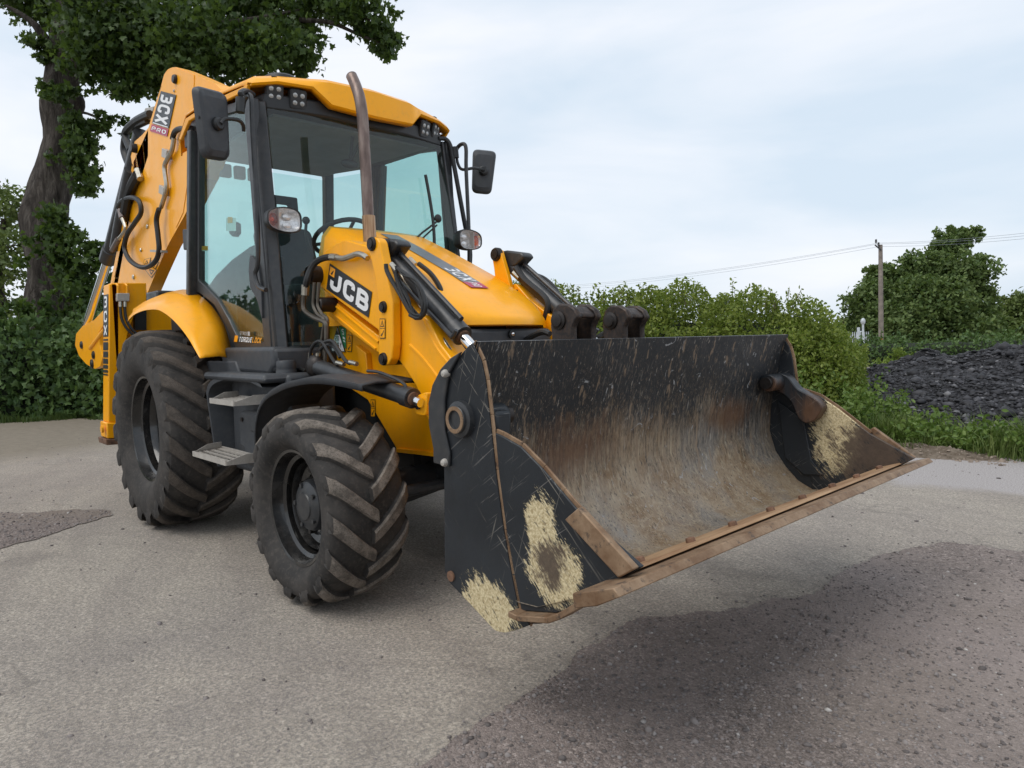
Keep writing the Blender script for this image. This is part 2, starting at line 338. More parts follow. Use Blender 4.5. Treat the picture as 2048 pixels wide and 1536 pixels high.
# ---- ground
GR = M('dusty_tarmac')
g1 = GR.noise(.45, detail=6, dist=.8); g2 = GR.noise(2.2, detail=6, rough=.6); g3 = GR.noise(70, detail=4, rough=.75); g4 = GR.noise(260, detail=3, rough=.8)
gc = GR.mix(GR.ramp(g1, (.38, 0.), (.62, 1.)), (.262, .240, .226), (.345, .320, .288))
gc = GR.mix(GR.ramp(g2, (.35, 0.), (.7, .7)), gc, (.375, .345, .305))
gc = GR.mix(GR.ramp(GR.noise(1., GR.map((.9, 5, 1), (0, 0, -.5)), 5, .6), (.5, 0.), (.72, .45)), gc, (.225, .205, .190))
gc = GR.mix(GR.ramp(GR.noise(1., GR.map((.35, 2.4, 1), (0, 0, .35)), 4, .6, .4), (.46, 0.), (.60, .55)), gc, (.245, .222, .205))
gc = GR.mix(GR.ramp(GR.noise(.8, GR.map((1, 1, 1), loc=(7, 3, 0)), 7, .7, 1.2), (.58, 0.), (.66, .5)), gc, (.175, .158, .146))
wv = GR.n('ShaderNodeVectorMath', operation='ADD'); GR.l(GR.pos(), wv.inputs[0]); nv = GR.n('ShaderNodeTexNoise'); nv.inputs['Scale'].default_value = 1.7; nv.inputs['Detail'].default_value = 5; GR.l(GR.pos(), nv.inputs['Vector']); GR.l(nv.outputs['Color'], wv.inputs[1])
gc = GR.mix(GR.math('MULTIPLY', GR.ramp(GR.vor(.55, wv.outputs[0], 'DISTANCE_TO_EDGE'), (.002, .45), (.009, 0.)), GR.ramp(GR.noise(.6, GR.map((1, 1, 1), loc=(4, 2, 0)), 3), (.5, 0.), (.58, 1.))), gc, (.10, .09, .083))
vg = GR.sep(GR.vor(115, out='Color'))[0]; gc = GR.mix(.8, gc, GR.mix(1., gc, GR.ramp(vg, (.0, .66), (.35, .92), (.8, 1.08), (1., 1.35)), 'MULTIPLY')); vg = GR.sep(GR.vor(48, out='Color'))[0]; gc = GR.mix(.5, gc, GR.mix(1., gc, GR.ramp(vg, (.0, .75), (.5, 1.), (1., 1.2)), 'MULTIPLY'))
gc = GR.mix(1., gc, (1.20, 1.145, 1.06), 'MULTIPLY')
gc = GR.mix(GR.ramp(g3, (.40, .75), (.56, 0.)), gc, (.150, .138, .130))
gc = GR.mix(GR.ramp(g4, (.54, 0.), (.68, .75)), gc, (.56, .52, .47))
gc = GR.mix(GR.ramp(g4, (.30, .8), (.45, 0.)), gc, (.11, .10, .095))
gc = GR.mix(GR.ramp(GR.dist((-9., -1.2, 0), (.20, .26, 1)), (.75, .9), (1.35, 0.)), gc, GR.mix(GR.noise(9, detail=6), (.135, .112, .082), (.27, .232, .182)))
pm_ = GR.sep(); nz_ = GR.math('MULTIPLY', GR.math('SUBTRACT', GR.noise(1.6, detail=5), .5), .8); ym = GR.math('ADD', GR.math('ADD', pm_[1], nz_), GR.math('MULTIPLY', pm_[0], -.12))
gc = GR.mix(GR.math('MULTIPLY', GR.ramp(GR.math('MULTIPLY', ym, .1), (.325, 0.), (.345, 1.)), GR.ramp(GR.math('MULTIPLY', pm_[0], .1), (.12, 0.), (.22, 1.))), gc, GR.mix(GR.ramp(GR.noise(95, detail=4, rough=.8), (.40, 0.), (.62, 1.)), (.23, .21, .205), (.50, .465, .45)))
gb = GR.math('ADD', GR.math('MULTIPLY', g3, .7), GR.math('MULTIPLY', g4, .5))
GR.set(gc, .9, spec=.25).bump(gb, .55, .012); GR = GR.m
xs = np.unique(np.concatenate([np.linspace(-400, -24, 18), np.linspace(-24, 24, 193), np.linspace(24, 400, 18)]))
X, Yg = np.meshgrid(xs, xs, indexing='ij'); nx = len(xs)
def und(x, y): return .012*np.sin(x*.9+.4)*np.sin(y*.7+1.1)*0
Zg = und(X, Yg); idx = np.arange(nx*nx).reshape(nx, nx)
ground = npmesh('ground', np.stack([X, Yg, Zg], -1).reshape(-1, 3), np.stack([idx[:-1, :-1], idx[1:, :-1], idx[1:, 1:], idx[:-1, 1:]], -1).reshape(-1, 4), GR, smooth=True)
tag(ground, kind='structure')

# ---- loose gravel patches laid on the tarmac (irregular edges)
def jag(pts, n, amp, seed):
    r = np.random.default_rng(seed); out = []; P = [np.array(p[:2]) for p in pts]
    for i in range(len(P)):
        a, b = P[i], P[(i+1) % len(P)]; L = np.linalg.norm(b-a); k = max(2, int(L/n)); nrm = np.array([-(b-a)[1], (b-a)[0]])/max(L, 1e-6)
        ph = r.uniform(0, 6, 4)
        for j in range(k):
            t = j/k; s = L*t; o = amp*(math.sin(s*7+ph[0])+.7*math.sin(s*15+ph[1])+.5*math.sin(s*33+ph[2]))*.5+r.normal()*amp*.35
            if j == 0: o *= .3
            out.append((*(a+(b-a)*t+nrm*o*min(1, L)), 0))
    return out
def inside(P, x, y):
    P = np.array([p[:2] for p in P]); n = len(P); c = np.zeros(len(x), bool); j = n-1
    for i in range(n):
        k = ((P[i, 1] > y) != (P[j, 1] > y)) & (x < (P[j, 0]-P[i, 0])*(y-P[i, 1])/(P[j, 1]-P[i, 1]+1e-12)+P[i, 0]); c ^= k; j = i
    return c
LG = M('loose_dark_gravel')
v1 = LG.vor(95, out='Color'); v2 = LG.vor(210, out='Color'); d1 = LG.vor(95)
lc = LG.ramp(LG.sep(v1)[0], (.0, (.060, .053, .050)), (.5, (.145, .130, .123)), (.9, (.225, .204, .194)), (1., (.42, .39, .37)))
lc = LG.mix(.5, lc, LG.ramp(LG.sep(v2)[0], (.0, (.075, .067, .064)), (.7, (.190, .171, .162)), (1., (.34, .31, .30))))
lc = LG.mix(LG.ramp(LG.noise(1.1, detail=6, rough=.6), (.42, 0.), (.66, .6)), lc, (.235, .213, .202)); lc = LG.mix(LG.ramp(LG.noise(4.5, detail=6, rough=.65), (.48, 0.), (.7, .45)), lc, (.110, .098, .092))
lc = LG.mix(LG.ramp(LG.math('ADD', LG.dist(tuple(gp(2000, 1300)), (.5, .5, 1)), LG.math('MULTIPLY', LG.noise(2, detail=5), .8)), (.75, .35), (1.5, 0.)), lc, (.27, .245, .235))
lc = LG.mix(1., lc, (1.20, 1.11, 1.06), 'MULTIPLY'); lc = LG.mix(LG.ramp(LG.noise(.7, LG.map((1, 1, 1), loc=(3, 1, 0)), 4), (.52, 0.), (.7, .35)), lc, (.20, .165, .125))
LG.set(lc, .92, spec=.25).bump(LG.math('ADD', LG.math('MULTIPLY', d1, -.9), LG.math('MULTIPLY', LG.vor(210), -.5)), .6, .010); LG = LG.m
front_px = [(700, 1640), (800, 1560), (880, 1510), (925, 1468), (1045, 1392), (1135, 1338), (1160, 1300), (1275, 1240), (1500, 1213), (1640, 1182), (1695, 1140), (1770, 1108), (1900, 1086), (2048, 1105), (2300, 1150), (2700, 1300), (2300, 2200), (1500, 2600), (600, 2200)]
PATCH1 = jag([gp(*p) for p in front_px], .03, .05, 3)
PATCH2 = jag([gp(*p) for p in [(-260, 1065), (-60, 1030), (60, 1026), (150, 1019), (215, 1022), (228, 1032), (150, 1052), (85, 1075), (0, 1100), (-200, 1140)]], .03, .10, 5)
def sheet(name, poly, z, mat):
    bm = bmesh.new(); vs = [bm.verts.new((p[0], p[1], z)) for p in poly]; f = bm.faces.new(vs); bmesh.ops.triangulate(bm, faces=[f])
    me = bpy.data.meshes.new(name); bm.to_mesh(me); bm.free(); me.materials.append(mat)
    if me.polygons[0].normal.z < 0: me.flip_normals()
    return tag(link(name, me), kind='structure')
sheet('gravel_patch', PATCH1, .005, LG); sheet('gravel_patch', PATCH2, .005, LG)
DIRT = M('bare_soil'); DIRT.set(DIRT.mix(DIRT.ramp(DIRT.noise(16, detail=6, rough=.7), (.35, 0.), (.65, 1.)), (.095, .072, .052), (.21, .172, .135)), .95, spec=.2).bump(DIRT.noise(30, detail=6), .8, .03); DIRT = DIRT.m

# ---- pebbles: real small stones
def stones(name, xy, size, z0, mat, label, cat_, squash=.6, seed=0, kind='stuff', parent=None):
    r = np.random.default_rng(seed); n = len(xy)
    ico = np.array([(0, 0, 1), (.9, 0, .35), (.28, .85, .35), (-.72, .53, .35), (-.72, -.53, .35), (.28, -.85, .35), (.72, .53, -.4), (-.28, .85, -.4), (-.9, 0, -.4), (-.28, -.85, -.4), (.72, -.53, -.4)])
    F = np.array([(0, 1, 2), (0, 2, 3), (0, 3, 4), (0, 4, 5), (0, 5, 1), (1, 6, 2), (2, 6, 7), (2, 7, 3), (3, 7, 8), (3, 8, 4), (4, 8, 9), (4, 9, 5), (5, 9, 10), (5, 10, 1), (1, 10, 6)])
    a = r.uniform(0, 6.283, n); ca, sa = np.cos(a), np.sin(a)
    Vv = ico[None]*(1+r.uniform(-.45, .45, (n, 11, 3))); Vv[..., 1] *= r.uniform(.55, 1, (n, 1)); Vv[..., 2] *= r.uniform(squash*.6, squash*1.2, (n, 1)); Vv *= size[:, None, None]
    x = Vv[..., 0]*ca[:, None]-Vv[..., 1]*sa[:, None]; y = Vv[..., 0]*sa[:, None]+Vv[..., 1]*ca[:, None]
    Vv = np.stack([x+xy[:, None, 0], y+xy[:, None, 1], Vv[..., 2]+np.asarray(z0).reshape(-1, 1)+size[:, None]*squash*.3], -1)
    o = npmesh(name, Vv.reshape(-1, 3), (F[None]+np.arange(n)[:, None, None]*11).reshape(-1, 3), mat, parent); return tag(o, label, cat_, kind=kind)
STONE = M('pebble_stone'); stc = STONE.ramp(STONE.island(), (.0, (.100, .087, .083)), (.5, (.185, .163, .154)), (.9, (.26, .232, .22)), (.985, (.30, .275, .26)), (1., (.50, .47, .44))); STONE.set(stc, .85, spec=.3); STONE = STONE.m
def in_patch(n, poly, seed, far=9):
    r = np.random.default_rng(seed); P = np.array([p[:2] for p in poly]); lo, hi = P.min(0), P.max(0); c = CAM[:2]; out = np.zeros((0, 2))
    while len(out) < n:
        q = r.uniform(lo, hi, (n*4, 2)); d = np.linalg.norm(q-c, axis=1); q = q[inside(poly, q[:, 0], q[:, 1]) & (d < far) & (r.random(len(q)) < np.clip(2.6/d, 0, 1)**1.5)]; out = np.concatenate([out, q])
    return out[:n]
q = in_patch(13000, PATCH1, 1); stones('gravel', q, rng.lognormal(-5.45, .45, len(q)).clip(.002, .017), .005, STONE, 'loose dark stones strewn over the gravel patch in front of the bucket', 'gravel', seed=2)
q = in_patch(1200, PATCH2, 4, 14); stones('gravel', q, rng.lognormal(-5.1, .4, len(q)).clip(.004, .02), .005, STONE, 'loose stones on the small dark gravel patch behind the rear wheel', 'gravel', seed=3)
q = np.stack([rng.uniform(-6, 6, 9000), rng.uniform(-4, 7, 9000)], 1); q = q[~inside(PATCH1, q[:, 0], q[:, 1])][:3200]
stones('pebbles', q, rng.lognormal(-5.2, .45, len(q)).clip(.003, .024), .0, STONE, 'small pebbles lying on the dusty tarmac yard', 'pebbles', seed=5)

eb = np.array([p[:2] for p in PATCH1]); eb = eb[np.linalg.norm(eb-CAM[:2], axis=1) < 9]; q = eb[rng.integers(0, len(eb), 700)]+rng.normal(size=(700, 2))*.04
stones('edge_gravel', q, rng.lognormal(-5.6, .4, len(q)).clip(.002, .010), .003, STONE, 'thin scatter of small stones along the border of the gravel patch', 'gravel', seed=12)
# ---- foliage tools
def rotmats(n, r, up=.5):
    """random orientations with normals leaning upward by up"""
    nn = r.normal(size=(n, 3)); nn /= np.linalg.norm(nn, axis=1)[:, None]; nn[:, 2] = nn[:, 2]*(1-up)+up*np.abs(nn[:, 2])+up*.5
    nn /= np.linalg.norm(nn, axis=1)[:, None]; t = r.normal(size=(n, 3)); t -= nn*(t*nn).sum(1)[:, None]; t /= np.linalg.norm(t, axis=1)[:, None]; b = np.cross(nn, t)
    return t, b, nn
PALM = np.array([(0, 0, 0.)]+[(rr*math.sin(R(a)), .12+rr*math.cos(R(a)), -.18*rr) for a, rr in ((180, .12), (125, .46), (108, .30), (78, .56), (50, .33), (22, .46), (0, .64), (-22, .46), (-50, .33), (-78, .56), (-108, .30), (-125, .46))])
PALMF = np.array([(0, i, i+1) for i in range(1, 12)]+[(0, 12, 1)])
OVAL = np.array([(0, -.5, 0.), (.24, -.1, .06), (.2, .25, .05), (0, .5, -.06), (-.2, .25, .05), (-.24, -.1, .06)]); OVALF = np.array([(0, 1, 2), (0, 2, 3), (0, 3, 4), (0, 4, 5)])
DIA = np.array([(0, -.5, 0.), (.28, 0, .08), (0, .5, -.05), (-.28, 0, .08)]); DIAF = np.array([(0, 1, 2), (0, 2, 3)])
def leaves(name, pts, size, shape, mat, parent=None, seed=0, up=.5, shp=None):
    Vt, F = shape; r = np.random.default_rng(seed); n = len(pts); t, b, nn = rotmats(n, r, up); s = np.asarray(size)*r.uniform(.65, 1.25, n)
    Vv = (t[:, None]*Vt[None, :, 0, None]+b[:, None]*Vt[None, :, 1, None]+nn[:, None]*Vt[None, :, 2, None])*s[:, None, None]+pts[:, None]
    return npmesh(name, Vv.reshape(-1, 3), (F[None]+np.arange(n)[:, None, None]*len(Vt)).reshape(-1, F.shape[1]), mat, parent)
def blob_pts(blobs, dens, seed, shell=.55, clump=None):
    """points in ellipsoids (cx,cy,cz,rx,ry,rz): fuller towards the surface, broken into clumps"""
    r = np.random.default_rng(seed); out = []
    for (cx, cy, cz, rx, ry, rz) in blobs:
        n = int(dens*(rx*ry*rz)**(2/3)*4)
        d = r.normal(size=(n, 3)); d /= np.linalg.norm(d, axis=1)[:, None]; rad = shell+(1.08-shell)*r.random(n)**.8
        p = d*rad[:, None]
        if clump:
            k = max(6, int(n/clump[0])); cc = r.normal(size=(k, 3)); cc /= np.linalg.norm(cc, axis=1)[:, None]; cc *= (shell+(1.08-shell)*r.random(k))[:, None]
            p = cc[r.integers(0, k, n)]+r.normal(size=(n, 3))*clump[1]
        out.append(p*[rx, ry, rz]+[cx, cy, cz])
    return np.concatenate(out)
def shoots(base, up, n_leaf, ln, seed):
    """leafy shoots sticking out: returns leaf points and tube paths"""
    r = np.random.default_rng(seed); L = []; T = []
    for b in base:
        d = np.array([r.normal()*.28, r.normal()*.28, 1.]) if up else r.normal(size=3); d /= np.linalg.norm(d); l = ln*r.uniform(.4, 1.2); bend = r.normal(size=3)*.12*l
        pp = [np.array(b)+d*l*t+bend*t*t for t in np.linspace(0, 1, 4)]; T.append(pp)
        for k in range(n_leaf):
            t = r.uniform(.15, 1.02); L.append(np.array(b)+d*l*t+bend*t*t+r.normal(size=3)*.02)
    return np.array(L), T

# ---- the hedge: left bank of big leaves, long run behind the machine, corner on the right
HL = leafmat('hedge_leaf', (.125, .185, .026), (.285, .335, .070), .42)
HD = leafmat('hedge_leaf_dark', (.050, .100, .032), (.125, .195, .062), .28)
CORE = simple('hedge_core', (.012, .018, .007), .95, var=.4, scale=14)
TWIG = simple('twig', (.085, .065, .045), .9)
def hedge_run(name, path, hts, wd, dens, leaf, lsize, mat, seed, label, shoot=0, shape=(OVAL, OVALF), cat_='hedge', up=.45, slen=.45):
    root = empty(name, path[0]); tag(root, label, cat_, 'hedges round the yard'); r = np.random.default_rng(seed)
    P = [np.array(p, float) for p in path]; pts = []; core = G(); sh = []
    for i in range(len(P)-1):
        a, b = P[i], P[i+1]; d = b-a; L = np.linalg.norm(d[:2]); tt = d/L; nrm = np.array([-tt[1], tt[0], 0]); n = int(dens*L)
        t = r.random(n); h = hts[i]+(hts[i+1]-hts[i])*t; bumpy = .16*np.sin(t*L*2.1+seed)+.10*np.sin(t*L*5.3+2*seed)
        ang = r.uniform(-.15, math.pi+.15, n); rad = .70+.34*r.random(n)**.6+.10*np.sin(t*L*6+ang*3)+.07*np.sin(t*L*13+ang*5)
        x = np.cos(ang)*wd/2*rad*np.where(np.abs(np.cos(ang)) > .5, 1.0, 1.0); z = np.where(ang < 0, 0, np.sin(np.clip(ang, 0, math.pi)))**.55*h*rad+bumpy*.6
        low = r.random(n) < .30; side = r.choice([-1, 1], n); x = np.where(low, side*wd/2*(.85+.2*r.random(n)+.1*np.sin(t*L*5)), x); z = np.where(low, r.random(n)*h*.8, z)
        pts.append(a[None]+d[None]*t[:, None]+nrm[None]*x[:, None]+np.stack([0*z, 0*z, z.clip(.02)], 1))
        k = max(3, int(L/.5))
        rows = []
        for j in range(k+1):
            t_ = j/k; hh = (hts[i]+(hts[i+1]-hts[i])*t_)*.84; c = a+d*t_; o = .1*math.sin(j*1.7+seed)
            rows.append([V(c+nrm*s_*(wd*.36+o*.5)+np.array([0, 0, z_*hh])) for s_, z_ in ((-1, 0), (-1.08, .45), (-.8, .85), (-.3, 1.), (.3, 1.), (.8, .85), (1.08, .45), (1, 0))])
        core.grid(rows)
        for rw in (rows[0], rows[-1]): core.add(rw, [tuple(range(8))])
        if shoot:
            m = int(shoot*L); t = r.random(m); sh += [a+d*q+nrm*r.uniform(-.4, .4)*wd+np.array([0, 0, (hts[i]+(hts[i+1]-hts[i])*q)*.97]) for q in t]
    for e_, (q_, h_) in enumerate(((P[0], hts[0]), (P[-1], hts[-1]))):
        n = int(dens*.9); d_ = r.normal(size=(n, 3)); d_ /= np.linalg.norm(d_, axis=1)[:, None]; d_ *= (.75+.35*r.random(n))[:, None]; d_[:, 2] = np.abs(d_[:, 2])
        pts.append(q_+d_*[wd*.52, wd*.52, h_])
    pts = np.concatenate(pts)
    if sh:
        Lp, T = shoots(sh, True, 16, slen, seed+1); pts = np.concatenate([pts, Lp]); g = G()
        for pp in T: g.tube(pp, [.006, .005, .004, .002], 3)
        tag(g.build('twigs', TWIG, root, 0), kind='stuff')
    tag(leaves('foliage', pts, lsize, shape, mat, root, seed+2, up), kind='stuff')
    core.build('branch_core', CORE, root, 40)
    return root
c0 = gp(1640, 905); 
HC = V((1.15, 6.7, 0))
hedge_run('hawthorn_hedge', [(HC.x, HC.y, 0), (-1.2, 5.2, 0), (-4.5, 3.75, 0), (-8.0, 2.4, 0)], [1.62, 1.80, 1.90, 1.95], 1.4, 14000, None, .058, HL, 11, 'bright green leafy hedge running behind the raised bucket', shoot=18, slen=.30)
hedge_run('hawthorn_hedge', [(HC.x-.05, HC.y-.35, 0), (HC.x-.2, HC.y+.5, 0), (.1, 9.0, 0), (-1.2, 12.5, 0), (-3.2, 17., 0)], [1.30, 1.38, 1.15, .95, .85], 1.5, 8500, None, .055, HL, 17, 'hedge end turning away from the bucket towards the metal fence', shoot=9, slen=.3)
hedge_run('ivy_hedge', [(-8.2, 2.3, 0), (-10.4, .6, 0), (-11.2, -1.2, 0), (-11.8, -3.5, 0), (-12.3, -6.5, 0), (-12.4, -10, 0)], [1.85, 1.8, 1.8, 1.85, 2.3, 2.5], 1.5, 2300, None, .135, HD, 23, 'dark broad-leaved ivy hedge below the big tree', shoot=3, shape=(PALM, PALMF), up=.3, slen=.4)

hedge_run('bramble_hedge', [tuple(dp(1655, 700, 27).xy)+(0,), tuple(dp(1850, 700, 25).xy)+(0,), tuple(dp(2060, 700, 23).xy)+(0,), tuple(dp(2300, 700, 22).xy)+(0,)], [.95, 1.0, 1.05, 1.0], 1.6, 700, None, .13, HD, 29, 'low dark scrub growing between the coal heaps and the oak tree', shoot=2, slen=.4)
# ---- grass and weeds
GRS = leafmat('grass_blade', (.065, .120, .022), (.215, .265, .085), .3, .6)
GRD = leafmat('grass_blade_dark', (.028, .060, .012), (.075, .11, .025), .25, .6)
def grass(name, xy, h, mat, label, seed, w_=.006, lean=.35, z=None):
    r = np.random.default_rng(seed); n = len(xy); a = r.uniform(0, 6.283, n); hh = h*r.uniform(.3, 1.2, n)*(.55+.45*np.sin(xy[:, 0]*4.1+1)*np.sin(xy[:, 1]*3.7+2)+.35*np.sin(xy[:, 0]*11)*np.sin(xy[:, 1]*9.3)).clip(.25, 1.3); le = np.abs(r.normal(size=n))*lean*hh
    dx, dy = np.cos(a), np.sin(a); wx, wy = -dy*w_, dx*w_; x, y = xy[:, 0], xy[:, 1]; z0 = np.zeros(n) if z is None else z
    pts = np.stack([np.stack([x-wx, y-wy, z0], 1), np.stack([x+wx, y+wy, z0], 1), np.stack([x+dx*le*.35+wx*.8, y+dy*le*.35+wy*.8, z0+hh*.6], 1), np.stack([x+dx*le*.35-wx*.8, y+dy*le*.35-wy*.8, z0+hh*.6], 1), np.stack([x+dx*le, y+dy*le, z0+hh], 1)], 1)
    F = np.array([(0, 1, 2), (0, 2, 3), (3, 2, 4)])
    return tag(npmesh(name, pts.reshape(-1, 3), (F[None]+np.arange(n)[:, None, None]*5).reshape(-1, 3), mat), label, 'grass', kind='stuff')
def strip(path, wd, n, seed):
    r = np.random.default_rng(seed); P = [np.array(p[:2]) for p in path]; L = [np.linalg.norm(P[i+1]-P[i]) for i in range(len(P)-1)]; out = []
    for i in range(len(P)-1):
        k = int(n*L[i]/sum(L)); t = r.random(k); d = (P[i+1]-P[i])/L[i]; nr = np.array([-d[1], d[0]])
        cl = np.sin(t*L[i]*3.3)*.12+np.sin(t*L[i]*8.1)*.07
        out.append(P[i]+(P[i+1]-P[i])*t[:, None]+nr*((r.normal(size=k)*.36).clip(-.9, .9)*wd+cl)[:, None])
    return np.concatenate(out)
grass('verge_grass', strip([(-8.4, 1.45), (-9.6, .05), (-10.35, -1.6), (-10.9, -3.6)], .35, 6500, 31), .20, GRD, 'strip of dark grass at the foot of the ivy hedge', 31)
verge = [(1.6, 5.55), (2.5, 5.75), (3.1, 6.05), (3.7, 6.05)]
grass('verge_grass', strip([(1.0, 5.95), (2.2, 5.75), (3.0, 5.85), (4.3, 6.0)], .62, 17000, 33), .33, GRS, 'tall bright grass and weeds between hedge and coal heap', 33, .006, .85)
grass('verge_grass', strip([(2.1, 6.4), (1.45, 8.5), (.7, 11.5), (-.2, 15)], .8, 11000, 34), .42, GRS, 'long grass strip running along the receding hedge', 34, .008, .5)
WEED = leafmat('weed_leaf', (.080, .150, .026), (.190, .265, .065), .35)
def weed(loc, h, rad, n, seed, label, mat=None, ls=.06):
    root = empty('weed_plant', loc); tag(root, label, 'weed', 'weeds at the verge'); r = np.random.default_rng(seed); g = G(); pts = []
    for k in range(9):
        a = r.uniform(0, 6.28); e = np.array([math.cos(a)*rad*r.uniform(.2, 1), math.sin(a)*rad*r.uniform(.2, 1), h*r.uniform(.6, 1.1)]); pp = [np.array(loc)+e*t*np.array([t**.6 if t else 0]*2+[1]) for t in (0, .4, .75, 1)]
        g.tube(pp, [.006, .005, .004, .002], 4)
        for j in range(n//9): t = r.uniform(.2, 1.05); pts.append(np.array(loc)+e*t*np.array([t**.6]*2+[1])+r.normal(size=3)*.05)
    g.build('stems', GRS, root, 0); tag(leaves('leaves', np.array(pts), ls, (OVAL, OVALF), mat or WEED, root, seed, .5), kind='stuff')
for i, (x, y, h, rr, lb) in enumerate([(1.55, 5.75, .80, .40, 'leafy weed clump close behind the far tip of the bucket edge'), (2.15, 5.7, .6, .45, 'low spreading weed clump in the middle of the verge'), (2.5, 6.2, .5, .45, 'tall weed clump in front of the coal heap'), (3.35, 5.75, .28, .40, 'small grassy weed clump at the right end of the verge'), (1.6, 7.1, .85, .5, 'weed clump where the hedge turns the corner'), (1.9, 6.4, .7, .4, 'bushy weed clump between hedge corner and coal'), (2.95, 5.70, .32, .5, 'broad low weed clump just left of the soil patch'), (3.8, 5.85, .28, .45, 'weed clump near the right edge of the picture'), (2.2, 6.05, .55, .5, 'dense weed clump directly behind the bare soil')]):
    weed((x, y, 0), h, rr, 700, 50+i, lb)
# bare soil mound along the verge
def mound(name, cx, cy, ax, ay, ang, h, mat, n=40, rough=.05, seed=0, power=1.0):
    r = np.random.default_rng(seed); u = np.linspace(-1, 1, n); U, W = np.meshgrid(u, u, indexing='ij'); d = np.sqrt(U**2+W**2)
    z = h*np.clip(1-d, 0, 1)**power; ph = r.uniform(0, 6, 12)
    for k in range(6): z += (d < 1)*np.clip((1-d)*3, 0, 1)*rough/(k+1)*np.sin(U*(3+4*k)+ph[k])*np.sin(W*(3.5+4*k)+ph[k+6])
    z += (d < 1)*np.clip((1-d)*4, 0, 1)*r.normal(size=z.shape)*rough*.15; z = np.where(d >= 1, -.03, z)
    x = cx+ax*U*math.cos(ang)-ay*W*math.sin(ang); y = cy+ax*U*math.sin(ang)+ay*W*math.cos(ang); idx = np.arange(n*n).reshape(n, n)
    F = np.stack([idx[:-1, :-1], idx[1:, :-1], idx[1:, 1:], idx[:-1, 1:]], -1).reshape(-1, 4)
    o = npmesh(name, np.stack([x, y, z], -1).reshape(-1, 3), F, mat, smooth=True)
    def zf(px, py):
        dx, dy = px-cx, py-cy; uu = (dx*math.cos(ang)+dy*math.sin(ang))/ax; ww = (-dx*math.sin(ang)+dy*math.cos(ang))/ay; fi = ((uu+1)/2*(n-1)).clip(0, n-1.001); fj = ((ww+1)/2*(n-1)).clip(0, n-1.001); i, j = fi.astype(int), fj.astype(int); a, b = fi-i, fj-j
        return z[i, j]*(1-a)*(1-b)+z[i+1, j]*a*(1-b)+z[i, j+1]*(1-a)*b+z[i+1, j+1]*a*b
    return o, zf
sl, zf = mound('soil_bank', 2.95, 5.42, .75, .34, .15, .08, DIRT, 50, .03, 3, .8); tag(sl, kind='structure')
q = np.stack([rng.uniform(2.2, 3.8, 420), rng.uniform(5.1, 5.65, 420)], 1); stones('soil_lumps', q, rng.lognormal(-4.6, .5, len(q)).clip(.005, .04), zf(q[:, 0], q[:, 1]).clip(0), simple('pale_stone', (.24, .19, .15), .9, var=.5, scale=9), 'pale stones and clods along the edge of the verge', 'stones', seed=8)

# ---- coal / slate heaps
COAL = M('black_coal'); cc = COAL.ramp(COAL.noise(7, detail=6, rough=.7), (.3, (.014, .014, .016)), (.7, (.040, .039, .043))); COAL.set(cc, .7, spec=.3).bump(COAL.vor(28), .9, .05); COAL = COAL.m
COALS = M('coal_lump'); COALS.set(COALS.ramp(COALS.island(), (.0, (.012, .012, .014)), (.7, (.036, .035, .040)), (.94, (.075, .074, .082)), (1., (.19, .185, .19))), .62, spec=.35); COALS = COALS.m
def heap(name, cx, cy, ax, ay, ang, h, n, seed, label, smin=.02):
    root = empty(name, (cx, cy, 0)); tag(root, label, 'heap', 'coal heaps beside the track'); o, zf = mound('heap_body', cx, cy, ax, ay, ang, h, COAL, 70, .10, seed, .75); o.parent = root; o.location = -root.location
    r = np.random.default_rng(seed); u = r.uniform(-1, 1, (n*2, 2)); u = u[np.linalg.norm(u, axis=1) < .98][:n]; x = cx+ax*u[:, 0]*math.cos(ang)-ay*u[:, 1]*math.sin(ang); y = cy+ax*u[:, 0]*math.sin(ang)+ay*u[:, 1]*math.cos(ang)
    d = np.hypot(x-CAM[0], y-CAM[1]); s = r.lognormal(-4.0, .55, len(x)).clip(.010, .12)
    st = stones('lumps', np.stack([x, y], 1), s, zf(x, y), COALS, None, None, .55, seed, 'stuff', root)
heap('coal_heap', 3.55, 9.75, 3.7, 2.9, .4, 1.16, 30000, 61, 'large heap of dark coal lumps on the right')
heap('coal_heap', 1.25, 11.6, 2.0, 1.8, 0., .85, 8000, 62, 'low dark coal heap left of the large one, before the pole')

# ---- trees
def limb(g, pts, r0, r1, n=9, sub=5, knob=.08, seed=0):
    r = random.Random(seed); p = cat(pts, sub); k = len(p); g.tube(p, [(r0+(r1-r0)*i/(k-1))*(1+knob*math.sin(i*1.3+seed)*r.uniform(.3, 1)) for i in range(k)], n)
SYC = leafmat('sycamore_leaf', (.022, .050, .011), (.075, .125, .026), .36, .5)
syc = empty('sycamore_tree', dp(95, 800, 14.6)); syc.location.z = 0
tag(syc, 'big dark sycamore tree with thick gnarled trunk behind the ivy hedge', 'tree')
D0 = 14.6
g = G(); tr = [dp(x, y, D0) for x, y in ((85, 850), (88, 720), (92, 640), (98, 560), (95, 480), (92, 420), (108, 350), (122, 280), (120, 210), (128, 140), (135, 60), (140, -60), (150, -260))]
p = cat(tr, 4); rr = np.interp(np.linspace(0, 12, len(p)), range(13), [58, 54, 46, 39, 39, 41, 35, 32, 35, 29, 27, 22, 10])*D0/FPX
ring = 22; vs = []
for i, c_ in enumerate(p):
    for j in range(ring):
        a = 2*math.pi*j/ring; q_ = rr[i]*(1+.10*math.sin(3*a+i*.35)+.06*math.sin(5*a-i*.6+1)+.035*math.sin(9*a+i*1.1)+.10*max(0, math.cos(a+.8)-.5)*math.sin(i*.8))
        vs.append(c_+V((math.cos(a)*q_, math.sin(a)*q_, 0)))
